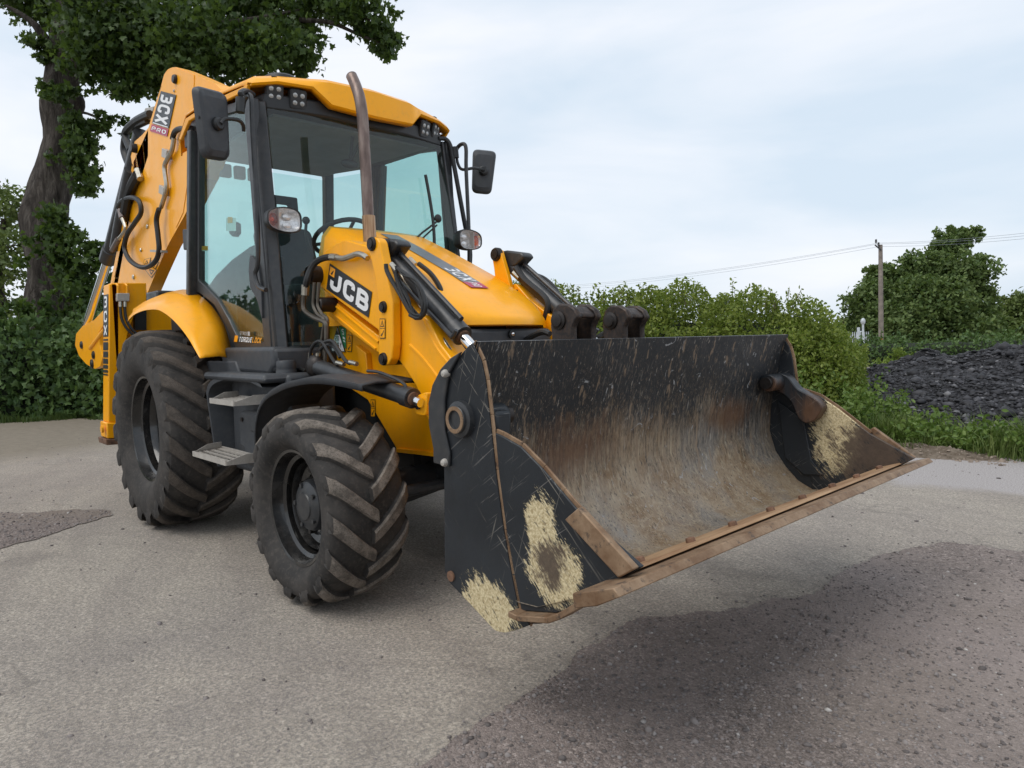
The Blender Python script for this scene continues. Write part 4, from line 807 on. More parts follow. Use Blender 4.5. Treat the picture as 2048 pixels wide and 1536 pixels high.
# pivot bosses of arm and link on the tower
for s in (-1, 1):
    for x, y, r_ in ((622, 550, .055), (641, 609, .042)):
        c_ = at(x, y, 'y', YN-.05); c_ = c_ if s < 0 else mir(c_); part(G().lathe([(.001, s*.02), (r_*.45, s*.02), (r_*.5, s*.005), (r_*.8, s*.005), (r_*.85, s*.02), (r_, s*.012), (r_, -s*.09)], c_, 'y', 28), 'pivot_pin', PIN)
twr = both([(600, 590), (618, 530), (640, 530), (652, 600), (652, 760), (640, 790), (600, 760)], -.40, .06, 'loader_tower', BLK, .006)

# JCB panel on the near arm
def dk(px, Y, n=(0, -1, 0)): return Deck(*[at(x, y, 'y', Y) for x, y in px], n)
arm = arms[0]
D = dk([(660, 527), (744, 584), (737, 635), (653, 578)], YN-.003); g = G(); D.slab(g, 0, 0, 1, 1, 0, .0015, 0); D.text(g, 'JCB', .075, .13, .965, .88, .31, .42, .003, 1, .20)
D.rect(g, .03, .60, .155, .93, .0035, 2); D.poly(g, [(.06, .66), (.10, .64), (.13, .86), (.10, .80)], .0042, 0); g.build('lettering_panel', [BLACKD, WHITE, ORD], arm, 0)
def lab(px, Y, parent, name='warning_label', n=(0, -1, 0)):
    g = G(); warn_label(g, dk(px, Y, n)); g.build(name, [YEL, BLACKD], parent, 0)
lab([(760, 637), (771, 637), (771, 677), (760, 677)], YN-.057, levs[0])
lab([(695, 669), (705, 670), (704, 704), (694, 703)], -.377, FR[0]); lab([(742, 799), (751, 799), (751, 834), (742, 834)], -.377, FR[0])
# triangular identification plate on the frame
D = dk([(660, 652), (691, 652), (691, 704), (660, 704)], -.382); g = G()
D.poly(g, [(.0, .02), (1., .0), (.5, 1.)], .001, 1); D.poly(g, [(.05, .05), (.95, .03), (.5, .92)], .002, 0); D.text(g, '20', .37, .44, .62, .62, .2, .2, .003, 1); D.text(g, 'DT6Y', .20, .16, .80, .36, .2, .2, .003, 1, .2); D.rect(g, .30, .08, .70, .13, .003, 1)
D.poly(g, [(.36, .66), (.64, .66), (.5, .88)], .003, 1)
g.build('identity_plate', [WHITE, BLACKD], FR[0], 0)
D = dk([(678, 652), (692, 656), (692, 698), (684, 690)], -.379); g = G(); D.rect(g, 0, 0, 1, 1, 0, 0); D.text(g, '5', .35, .62, .75, .9, .2, .2, .0012, 1); D.rect(g, .45, .42, .85, .52, .0012, 1); D.rect(g, .5, .28, .85, .36, .0012, 1); g.build('green_sticker', [GREEND, WHITE], FR[0], 0)

# lift rams
def ram(a, b, c_, rb, rrod, name, parent=root, collar=True):
    """barrel a->b, rod b->c"""
    a, b, c_ = V(a), V(b), V(c_); d = (b-a).normalized(); g = G().tube([a-d*.03, a, a+d*.0001, b-d*.07, b-d*.0699, b], [rb*.7, rb, rb, rb, rb*1.13, rb*1.13], 20); o = g.build(name, BLK, parent, 30)
    G().tube([b-d*.02, c_], rrod, 16).build('ram_rod', CHROME, o); G().tube([b-d*.001, b+d*.012], rb*.75, 16).build('ram_seal', RUST, o); return o
for s in (-1, 1):
    m_ = (lambda p_: p_) if s < 0 else mir
    a, b, c_ = m_(at(632, 733, 'y', YN-.12)), m_(at(826, 797, 'y', YN-.12)), m_(at(842, 806, 'y', YN-.12)); o = ram(a, b, c_, .043, .022, 'lift_ram')
    G().ball(a, .07, sc_=(1, .8, 1)).build('ram_eye', PIN, o)
    q = [m_(at(x, y, 'y', YN-.13)) for x, y in ((735, 742), (760, 745), (800, 762), (812, 775), (806, 788))]; G().tube(cat(q, 5), .008, 8).build('ram_pipe', BLK, o)
# tilt rams with casting, pipe and rod
for s in (-1, 1):
    m_ = (lambda p_: p_) if s < 0 else mir; YT = YN+.075
    a, b, c_ = [m_(at(x, y, 'y', YT)) for x, y in ((772, 505), (925, 672), (948, 698))]; o = ram(a, b, b+(b-a).normalized()*.35, .046, .026, 'tilt_ram')
    q = [m_(at(x, y, 'y', YT)) for x, y in ((752, 483), (776, 477), (805, 481), (811, 491), (796, 512), (774, 524), (757, 514))]
    G().prism([p_+V((0, s*.045, 0)) for p_ in q], (0, -s*.09, 0)).build('ram_casting', BLK, o, 35, .012)
    q = [m_(at(x, y, 'y', YT-.02)) for x, y in ((786, 512), (782, 528), (790, 540), (905, 660), (918, 672), (926, 660))]
    G().tube(cat([p_+V((0, s*.04, 0)) for p_ in q], 5), .011, 8).build('ram_pipe', BLK, o)
    d = (b-a).normalized(); up = V((0, 0, 1)); off = V((-d.z, 0, d.x))*.062; G().tube([a+d*.12+off, b-d*.05+off], .013, 10).build('ram_pipe', BLK, o)
    G().tube([a+d*.12+off*.5, a+d*.125+off], .012, 8).build('ram_pipe', BLK, o)
    # levelling rod under the ram
    q = [m_(at(x, y, 'y', YN+.04)) for x, y in ((800, 545), (906, 712))]; G().tube(q, .013, 12).build('level_rod', STEEL, o)
# coiled spare hoses and cables on the near tilt ram
hs = arms[0]
def hose(px, Y, r_, name='hose', mat=RUBH, parent=root, sub=6):
    q = [at(x, y, 'y', Y) if not isinstance(Y, (list, tuple)) else at(x, y, 'y', Y[i]) for i, (x, y) in enumerate(px)]; return G().tube(cat(q, sub), r_, 8).build(name, mat, parent)
for k in range(10):
    j = lambda v: v+random.uniform(-5, 5)
    hose([(783+k, 532), (j(795), j(560)), (j(812), j(600)), (j(826), j(628)), (j(838), j(634)), (j(848), j(624)), (j(846), j(600)), (j(832), j(566)), (j(806), j(545)), (788+k, 538)], YN-.03-.004*k, .0062)
hose([(793, 536), (815, 550), (838, 572), (850, 600), (850, 622), (838, 636), (820, 630)], YN-.06, .010); hose([(772, 528), (775, 545), (795, 580), (815, 615), (826, 632)], YN-.05, .011)
g = G().tube([at(783, 528, 'y', YN-.06), at(794, 541, 'y', YN-.06)], .013, 8); part(g, 'hose_fitting', STEEL)
hose([(838, 528), (862, 548), (880, 576), (880, 596), (874, 610)], -.26, .014); part(G().tube([at(820, 517, 'y', -.26), at(832, 529, 'y', -.26)], .012, 8), 'hose_fitting', STEEL)
# far arm hoses
hose([(1040, 520), (1062, 545), (1090, 558), (1112, 580), (1121, 605), (1118, 618)], .55, .014); hose([(1032, 535), (1050, 560), (1085, 590), (1096, 610), (1090, 640)], .40, .020)
hose([(1018, 510), (1030, 507), (1036, 520), (1042, 532)], .50, .012); part(G().tube([at(1060, 541, 'y', .55), at(1070, 549, 'y', .55)], .016, 8), 'hose_fitting', STEEL); part(G().tube([at(1028, 545, 'y', .40), at(1040, 556, 'y', .40)], .018, 8), 'hose_fitting', STEEL)
# hoses beside the cab front, dropping to the tower
hose([(735, 517), (727, 511), (715, 508), (700, 513), (686, 517), (674, 515)], YN-.03, .016, 'hydraulic_pipe', STEEL, arms[0]); part(G().tube([at(662, 514, 'y', YN-.03), at(674, 515, 'y', YN-.03)], .020, 10), 'hose_fitting', STEEL)
hose([(664, 514), (648, 516), (632, 524), (621, 540), (614, 560), (611, 575)], [YN-.03, YN-.04, YN-.06, YN-.08, YN-.10, YN-.10], .019)
part(G().tube([at(611, 570, 'y', YN-.10), at(610, 590, 'y', YN-.10)], .022, 10), 'hose_fitting', STEEL)
DKST = simple('dark_pipe', (.13, .115, .095), .45, .8, scale=20)
hose([(609, 588), (607, 612), (612, 624), (630, 636), (650, 645), (653, 660), (652, 700), (650, 740)], YN-.09, .014, 'hydraulic_pipe', DKST)
for k, (x0, x1) in enumerate(((627, 640), (636, 647))): hose([(x0+2, 565), (x0, 595), (x0, 612), (x0+8, 628), (x1+8, 640), (x1+5, 670), (x1, 720), (x1+2, 745)], YN-.085+.012*k, .010, 'hydraulic_pipe', DKST)
hose([(620, 718), (622, 700), (632, 685), (644, 684), (655, 700), (668, 722), (676, 730)], YN-.13, .010); hose([(650, 684), (664, 682), (676, 698), (690, 720), (700, 727)], YN-.14, .010)
for x, y in ((680, 727), (706, 726)): part(G().tube([at(x-6, y-2, 'y', YN-.14), at(x+8, y+2, 'y', YN-.14)], .012, 8), 'hose_fitting', STEEL)
for x in (621, 636): part(G().tube([at(x, 706, 'y', YN-.12), at(x-1, 722, 'y', YN-.12)], .013, 8), 'hose_fitting', STEEL)
hose([(640, 700), (652, 690), (668, 694), (680, 715)], YN-.12, .009); hose([(612, 742), (598, 738), (588, 744)], YN-.12, .012)

# ---------------------------------------------------------------- front bucket
BY = 1.08
pb = lambda x, y, Y=-BY: at(x, y, 'y', Y)
cA = pb(1100, 1090); cB = pb(975, 1205); cC = at(1672, 872, 'y', BY-.02); cK = pb(1092, 1135); cKf = at(1740, 905, 'y', BY-.02)
SIDE = steelwear('bucket_side_steel', [(tuple(pb(1080, 1065)), .085, (1.25, 1, .72), None), (tuple(pb(1104, 1146)), .108, (.95, 1, 1.05), (tuple(pb(1098, 1135)), .088, (1.15, 1, 1.0))), (tuple(cB+V((.0, 0, -.03))), .125, (.85, 1, 1.1), None), (tuple(cC), .20, (1.6, .3, 1.0), (tuple(cKf), .30, (1.2, .3, 1.6)))])
INNER = steelwear('bucket_inner_steel', low=(1.14, .60), rust=[((3.55, -.55, .83), .20, (.3, .55, 1.4)), ((3.55, .62, .86), .17, (.3, .60, 1.6))])
bucket = part(G().grid([[V((x, y, z)) for (x, z) in [(3.600, 1.250), (3.562, 1.10), (3.530, .97), (3.512, .84), (3.508, .735), (3.540, .63), (3.598, .548), (3.665, .482), (3.74, .447), (3.84, .455), (4.0, .525), (4.12, .594)]] for y in np.linspace(-BY, BY, 9)])
              .grid([[V((x, y, z)) for (x, z) in [(3.600, 1.250), (3.590, 1.252), (3.542, 1.10), (3.510, .97), (3.490, .84), (3.486, .70), (3.51, .60), (3.56, .50), (3.64, .40), (3.74, .375), (3.86, .41), (4.02, .505), (4.12, .583)]] for y in np.linspace(-BY, BY, 9)]), 'front_bucket', INNER, None, 60)
bucket['label'] = 'scratched black multi-purpose bucket'
# rear shell side plates
sp_px = [(944, 684), (962, 722), (970, 760), (978, 830), (990, 940), (1006, 1060), (1022, 1150), (1036, 1222), (1060, 1250), (1040, 1258), (1010, 1266), (990, 1262), (940, 1208), (898, 1165), (889, 1142), (888, 935), (885, 800), (900, 735), (925, 705)]
def bside(px, th, name, mat, out=0., sides=(-1, 1), bevel=.004, r=0):
    res = []
    for s in sides:
        q = [at(x, y, 'y', -BY-out) for x, y in px]
        if r: q = rnd(q, r)
        q = q if s < 0 else [mir(p_) for p_ in q]; res.append(G().prism(q, (0, -s*th, 0)).build(name, mat, bucket, 35, bevel))
    return res
bside(sp_px, .02, 'side_plate', SIDE, .0, r=.012)
ed = [(944, 684), (962, 722), (970, 760), (978, 830), (990, 940), (1006, 1060), (1022, 1150), (1036, 1222), (1060, 1250)]
for s in (-1, 1):
    q = [at(x, y, 'y', -BY) for x, y in ed]; q = q if s < 0 else [mir(p_) for p_ in q]; g = G()
    for a, b in zip(q[:-1], q[1:]): g.bar(a+V((.002, -s*.009, 0)), b+V((.002, -s*.009, 0)), .021, .006, (0, s, 0))
    g.build('worn_edge', EDGE, bucket, 35, .002)
# rear guard plates with bolts
gd_px = [(921, 703), (900, 716), (880, 738), (864, 770), (856, 806), (857, 850), (866, 898), (866, 926), (897, 934), (898, 905), (888, 860), (888, 800), (893, 765), (897, 745)]
gd = bside(gd_px, .012, 'guard_plate', BLK, .013)
for s, o in zip((-1, 1), gd):
    for x, y in ((891, 747), (890, 925)):
        c_ = at(x, y, 'y', -BY-.014); c_ = c_ if s < 0 else mir(c_); G().lathe([(.001, s*.014), (.010, s*.012), (.014, s*.004), (.014, -s*.01)], c_, 'y', 14).build('bolt', GALV, bucket)
for s in (-1, 1):
    c_ = at(925, 838, 'y', -BY); c_ = c_ if s < 0 else mir(c_); o = G().lathe([(.062, -s*.01), (.060, s*.018), (.046, s*.022), (.046, s*.030), (.042, s*.034), (.031, s*.034), (.029, s*.026), (.001, s*.026)], c_, 'y', 30).build('clam_pivot', BLK, bucket, 30)
    G().lathe([(.044, s*.029), (.0445, s*.0355), (.032, s*.0355), (.031, s*.034)], c_, 'y', 30).build('pivot_ring', EDGE, bucket)
    c_ = at(903, 1152, 'y', -BY); c_ = c_ if s < 0 else mir(c_); G().lathe([(.018, -s*.01), (.018, s*.006), (.001, s*.007)], c_, 'y', 20).build('plug', RUST, bucket)
# clam (front shell) side plates, stepped slightly outwards of the inner floor
cl_px = [(990, 866), (1004, 872), (1041, 893), (1085, 938), (1125, 985), (1165, 1032), (1282, 1135), (1262, 1146), (1240, 1158), (1130, 1222), (1112, 1227), (1040, 1222), (1033, 1205), (1012, 1070), (998, 960)]
cls = bside(cl_px, .018, 'clam_side', SIDE, -.006)
for s, o in zip((-1, 1), cls):
    q = [at(x, y, 'y', -BY+.006) for x, y in ((990, 866), (1004, 872), (1041, 893), (1085, 938), (1125, 985), (1165, 1032))]; q = q if s < 0 else [mir(p_) for p_ in q]; g = G()
    for a, b in zip(q[:-1], q[1:]): g.bar(a+V((0, -s*.009, .002)), b+V((0, -s*.009, .002)), .022, .008, (0, s, 0))
    g.build('worn_edge', EDGE, bucket, 35, .002)
    q = [at(x, y, 'y', -BY) for x, y in ((1033, 1218), (1050, 1226), (1112, 1230), (1134, 1222), (1240, 1160))]; q = q if s < 0 else [mir(p_) for p_ in q]; g = G()
    for a, b in zip(q[:-1], q[1:]): g.bar(a+V((0, s*.012, -.006)), b+V((0, s*.012, -.006)), .05, .018, (0, 0, 1))
    g.build('lower_lip', EDGE, bucket, 35, .003)
    # side cutter bar welded outside along the front edge
    q = [at(x, y, 'y', -BY+.004) for x, y in ((1168, 1012), (1280, 1134), (1247, 1152), (1140, 1036))]; q = q if s < 0 else [mir(p_) for p_ in q]
    CUT = EDGE
    G().prism(q, (0, s*.024, 0)).build('side_cutter', CUT, bucket, 35, .004)
# cutting edge: thick wedge along the whole front
e0, e1 = V((4.245, 0, .640)), V((4.10, 0, .585)); EY = 1.21
bl = [V((4.255, 0, .628)), V((4.235, 0, .646)), V((4.10, 0, .598)), V((4.105, 0, .560)), V((4.18, 0, .585))]
ce = part(G().prism([p_+V((0, -EY, 0)) for p_ in bl], (0, 2*EY, 0)), 'cutting_edge', EDGE, bucket, 35, .003)
part(G().prism([V((4.165, -BY+.01, .628)), V((4.155, -BY+.01, .633)), V((4.06, -BY+.01, .600)), V((4.06, -BY+.01, .588))], (0, 2*BY-.02, 0)), 'edge_overlay', ORUST, bucket, 35, .002)
for k in range(8):
    y = -BY+.14+k*(2*BY-.30)/7+random.uniform(-.012, .012); c_ = V((4.11, y, .618)); g = G()
    nn = V((-.33, 0, .94)).normalized(); t1 = V((0, 1, 0)); t2 = nn.cross(t1)
    g.add([c_+(t1*math.cos(a*math.pi/3)+t2*math.sin(a*math.pi/3))*.017-nn*.01 for a in range(6)]+[c_+(t1*math.cos(a*math.pi/3)+t2*math.sin(a*math.pi/3))*.015+nn*.013 for a in range(6)]+[c_+nn*.016], [(i, (i+1) % 6, 6+(i+1) % 6, 6+i) for i in range(6)]+[(12, 6+i, 6+(i+1) % 6) for i in range(6)]); g.build('edge_bolt', RUST, bucket, 30, .002)
HNG = steelwear('hinge_steel', rust=[((3.77, 1.0, .84), .14, (1, .4, 1)), ((3.60, .9, .98), .07, (1, .6, 1))])
# clam hinge castings inside the top corners
for s in (-1, 1):
    y = s*(BY-.02); g = G()
    hb = .115 if s < 0 else .20; g.cyl((3.585, s*(BY-hb), 1.005), (3.585, s*(BY-.015), 1.005), .044, 20)
    q = [V((x, s*(BY-.03), z)) for x, z in ((3.585, 1.055), (3.64, 1.040), (3.69, .975), (3.79, .925), (3.825, .885), (3.785, .815), (3.74, .795), (3.70, .82), (3.665, .905), (3.62, .945), (3.56, .965))]
    if s > 0: g.prism(rnd(q, .02), (0, -s*.07, 0))
    else: g.box((3.625, -BY+.05, .985), (.07, .07, .09))
    g.build('clam_hinge', HNG, bucket, 35, .012)
    G().cyl((3.585, s*(BY-hb-.025), 1.005), (3.585, s*(BY-hb), 1.005), .030, 18).build('hinge_pin', PIN, bucket)
    # inner pocket seam plate on the side
    G().prism([V((3.56, s*(BY-.035), .90)), V((3.70, s*(BY-.035), .80)), V((3.74, s*(BY-.035), .60)), V((3.80, s*(BY-.035), .53)), V((3.70, s*(BY-.035), .52)), V((3.60, s*(BY-.035), .60))], (0, s*.012, 0)).build('inner_gusset', SIDE, bucket, 35, .003)
# lower back structure of the bucket and its hinge brackets
for yb in (-.62, -.36, .33, .59): part(G().prism([V((3.492, yb, .95)), V((3.38, yb, .86)), V((3.36, yb, .55)), V((3.50, yb, .50))], (0, .03, 0)), 'hinge_bracket', BLK, bucket, 35, .006)
for s in (-1, 1): part(G().prism([V((2.68, s*.51, 1.10)), V((3.1, s*.51, .86)), V((3.42, s*.51, .66)), V((3.45, s*.51, .56)), V((3.36, s*.51, .50)), V((2.9, s*.51, .66)), V((2.62, s*.51, .86))], (0, -s*.11, 0)), 'arm_nose', YEL, arms[0 if s < 0 else 1], 35, .01)
# flip-over fork carriers standing behind the top edge
FKM = simple('worn_dark_steel', (.032, .026, .024), .48, .5, var=.4, scale=18, dust=((.16, .09, .05), .35))
def carrier(cx0, name='fork_carrier'):
    XC = 3.44; f = lambda x, y, X=XC: at(x+cx0, y, 'x', X)
    Yc = f(1140, 650).y; q = [(3.40, 1.20), (3.385, 1.31), (3.40, 1.372), (3.44, 1.395), (3.50, 1.392), (3.545, 1.372), (3.565, 1.34), (3.548, 1.325), (3.53, 1.30), (3.53, 1.24), (3.545, 1.20)]
    q = [(3.55+(x_-3.565)*.80, 1.20+(z_-1.20)*.97) for x_, z_ in q]
    g = G()
    for y0 in (Yc-.075, Yc+.04): g.prism([V((x_, y0, z_)) for x_, z_ in q], (0, .03, 0))
    g.prism([V((3.495, Yc-.046, 1.380)), V((3.54, Yc-.046, 1.345)), V((3.535, Yc-.046, 1.328)), V((3.485, Yc-.046, 1.358))], (0, .087, 0)); g.prism([V((3.42, Yc-.046, 1.22)), V((3.42, Yc-.046, 1.35)), V((3.45, Yc-.046, 1.35)), V((3.45, Yc-.046, 1.22))], (0, .087, 0))
    o = part(g, name, FKM, None, 35, .008)
    G().lathe([(.036, .02), (.036, -.006), (.026, -.010), (.024, -.016), (.014, -.018), (.001, -.018)], (3.452, Yc-.075, 1.325), 'y', 24).build('carrier_pin', PIN, o)
    G().lathe([(.02, .01), (.02, -.006), (.001, -.007)], (3.49, Yc-.075, 1.228), 'y', 16).build('carrier_hole', PLASB, o); return o
carrier(-1); carrier(99)
part(G().cyl((3.46, -.9, 1.19), (3.46, .95, 1.19), .028, 14), 'fork_shaft', FKM)
hose([(1035, 690), (1065, 672), (1085, 664), (1100, 668)], .12, .016); hose([(1155, 655), (1180, 680), (1200, 672), (1215, 665)], .48, .016)

# ---------------------------------------------------------------- front mudguards, steps, tank
def arch(name, cx, cz, outer, mat, th=.012, smooth=50):
    rows = [[V(p_) for p_ in c_] for c_ in outer]; g = G().grid(rows); o = part(g, name, mat, None, smooth); m_ = o.modifiers.new('solid', 'SOLIDIFY'); m_.thickness = th; m_.offset = -1; return o
for s in (-1, 1):
    m_ = (lambda p_: p_) if s < 0 else mir
    A = [(510, 912), (508, 870), (512, 830), (524, 800), (545, 778), (575, 764), (612, 756), (650, 756), (690, 762), (724, 770)]; Ya = [-.93, -.95, -.96, -.96, -.96, -.96, -.94, -.90, -.86, -.82]
    c1 = [m_(at(x, y, 'y', Y_)) for (x, y), Y_ in zip(A, Ya)]; c1 = [V((p_.x, p_.y, p_.z)) for p_ in cat(c1, 3)]
    c2 = [V((p_.x-.02, p_.y-s*.10, p_.z+.012)) for p_ in c1]; c3 = [V((p_.x-.03, p_.y-s*.36, p_.z-.0)) for p_ in c1]; c0 = [V((p_.x+.012*(1 if p_.x < 1.9 else 0), p_.y+s*.003, p_.z-.03*min(1, max(0, (p_.x-1.55)/.3)))) for p_ in c1]
    arch('front_mudguard', 0, 0, [c0, c1, c2, c3], PLAS)
    # inner dark wall behind the wheel
    part(G().box((1.75, s*.33, .80), (.9, .05, .5)), 'wheel_well', PLASB)
# step tower / tank (near side traced, far side mirrored)
for s in (-1, 1):
    m_ = (lambda p_: p_) if s < 0 else mir
    body = part(G().box((1.22, s*.63, .78), (.80, .30, .62)).box((1.15, s*.66, 1.07), (.9, .5, .05)), 'step_tank', PLAS, None, 35, .03, 3)
    g = G(); # arched surround
    q = [m_(at(x, y, 'y', -.90)) for x, y in ((432, 925), (424, 870), (414, 800), (413, 780), (420, 764), (435, 755), (456, 750), (484, 752), (520, 768))]; q = cat(q, 4)
    rows = [[p_ for p_ in q], [p_+V((.03, -s*.0, -.022)) for p_ in q], [p_+V((.03, -s*.22, -.022)) for p_ in q]]; rows = [[p_+V((0, -s*.2, 0)) for p_ in q]]+rows; G().grid(rows).build('step_surround', PLAS, body, 40)
    # front canister below the upper step
    q = [V((1.13, s*.87, .66)), V((1.16, s*.87, .87)), V((1.42, s*.87, .87)), V((1.42, s*.87, .55)), V((1.22, s*.87, .55)), V((1.20, s*.87, .64))]
    G().prism(q, (0, -s*.12, 0)).build('battery_box', PLAS, body, 35, .02); G().prism([p_+V((.12, s*.006, -.01)) for p_ in (q[1], q[2], q[2]+V((0, 0, -.10)), q[1]+V((.03, 0, -.10)))], (0, -s*.02, 0)).build('box_panel', PLAS, body, 35, .006)
    c_ = V((1.20, s*.873, .82)); G().lathe([(.013, -s*.004), (.013, s*.006), (.001, s*.006)], c_, 'y', 14).build('box_lock', PIN, body)
    fc = at(573, 748, 'y', -.72); fc = fc if s < 0 else mir(fc)
    G().lathe([(.062, -.08), (.058, .02), (.055, .028), (.056, .032), (.056, .065), (.050, .078), (.001, .082)], fc, 'z', 24).box(fc+V((0, 0, .085)), (.018, .09, .016)).build('filler_cap', PLAS, body, 35)
    for (zc, x0, x1, yo) in ((.925, 1.08, 1.52, -1.02), (.60, .90, 1.50, -1.07)):
        g = G(); y0, y1 = s*abs(yo), s*(abs(yo)-.20); th = .004
        g.prism([V((x0-.05, y1, zc)), V((x0+.03, y0, zc)), V((x0+.03, y0, zc+.028)), V((x0-.05, y1, zc+.028))], (.006, 0, 0))
        g.prism([V((x0-.05, y1, zc)), V((x0-.05, y1, zc+.055)), V((x0-.01, y0-s*.10, zc+.055)), V((x0+.03, y0, zc+.02)), V((x0+.03, y0, zc))], (.006, 0, 0))
        g.prism([V((x1-.03, y1, zc)), V((x1-.03, y1, zc+.055)), V((x1-.03, y0-s*.10, zc+.055)), V((x1-.06, y0, zc+.02)), V((x1-.06, y0, zc))], (.006, 0, 0))
        g.box(((x0+x1)/2-.015, y0, zc+.014), (x1-x0-.09, .006, .03)); g.box(((x0+x1)/2-.04, y1, zc+.014), (x1-x0+.02, .006, .03))
        st = g.build('step', GALV, root, 35)
        for k in range(4):
            yy = y1+(y0-y1)*(.14+k*.24); xa = x0-.04+(.07*(.14+k*.24)); xb = x1-.05; g = G().box(((xa+xb)/2, yy, zc+.016), (xb-xa, .018, .004)); nT = int((xb-xa)/.020)
            for j in range(nT):
                for dy in (-.009, .009):
                    xx = xa+.01+j*.020; g.add([(xx-.007, yy+dy, zc+.017), (xx+.007, yy+dy, zc+.017), (xx, yy+dy, zc+.029)], [(0, 1, 2)])
            g.build('tread_bar', GALV, st, 0)

# ---------------------------------------------------------------- rear mudguards
for s in (-1, 1):
    m_ = (lambda p_: p_) if s < 0 else mir
    lo = [(255, 643), (267, 630), (288, 621), (312, 619), (327, 625), (343, 637), (361, 656), (378, 679), (390, 700), (400, 717)]
    hi = [(267, 617), (296, 601), (325, 588), (352, 581), (372, 579), (392, 586), (414, 602), (434, 626), (453, 661), (467, 717)]
    c0 = cat([m_(at(x, y, 'y', -1.0)) for x, y in lo], 3)
    top = []
    for i, p_ in enumerate(cat([m_(at(x, y, 'y', -1.0)) for x, y in lo], 3)): top.append(V((p_.x+.0, p_.y-s*.035, p_.z+.055-.045*(i/27.)**2)))
    yy = [-.93, -.90, -.84, -.78, -.74, -.73, -.73, -.73, -.73, -.73]; inn = cat([m_(at(x, y, 'y', Y_)) for (x, y), Y_ in zip(hi, yy)], 3)
    mid = [a.lerp(b, .5)+V((0, 0, .012)) for a, b in zip(top, inn)]
    o = arch('rear_mudguard', 0, 0, [[p_+V((0, -s*.01, 0)) for p_ in c0], c0, [a.lerp(b, .6)+V((0, s*.012, 0)) for a, b in zip(c0, top)], top, mid, inn], YEL, .008, 60)
    # dark skirt from the mudguard down to the tank
    q = [m_(at(x, y, 'y', -.80)) for x, y in ((404, 722), (470, 722), (480, 752), (425, 762))]
    part(G().prism(q, (0, -s*.05, 0)), 'mudguard_skirt', PLAS, None, 35, .01)
    part(G().box((0.1, s*.66, 1.35), (1.3, .06, .5)), 'inner_wing', PLASB)

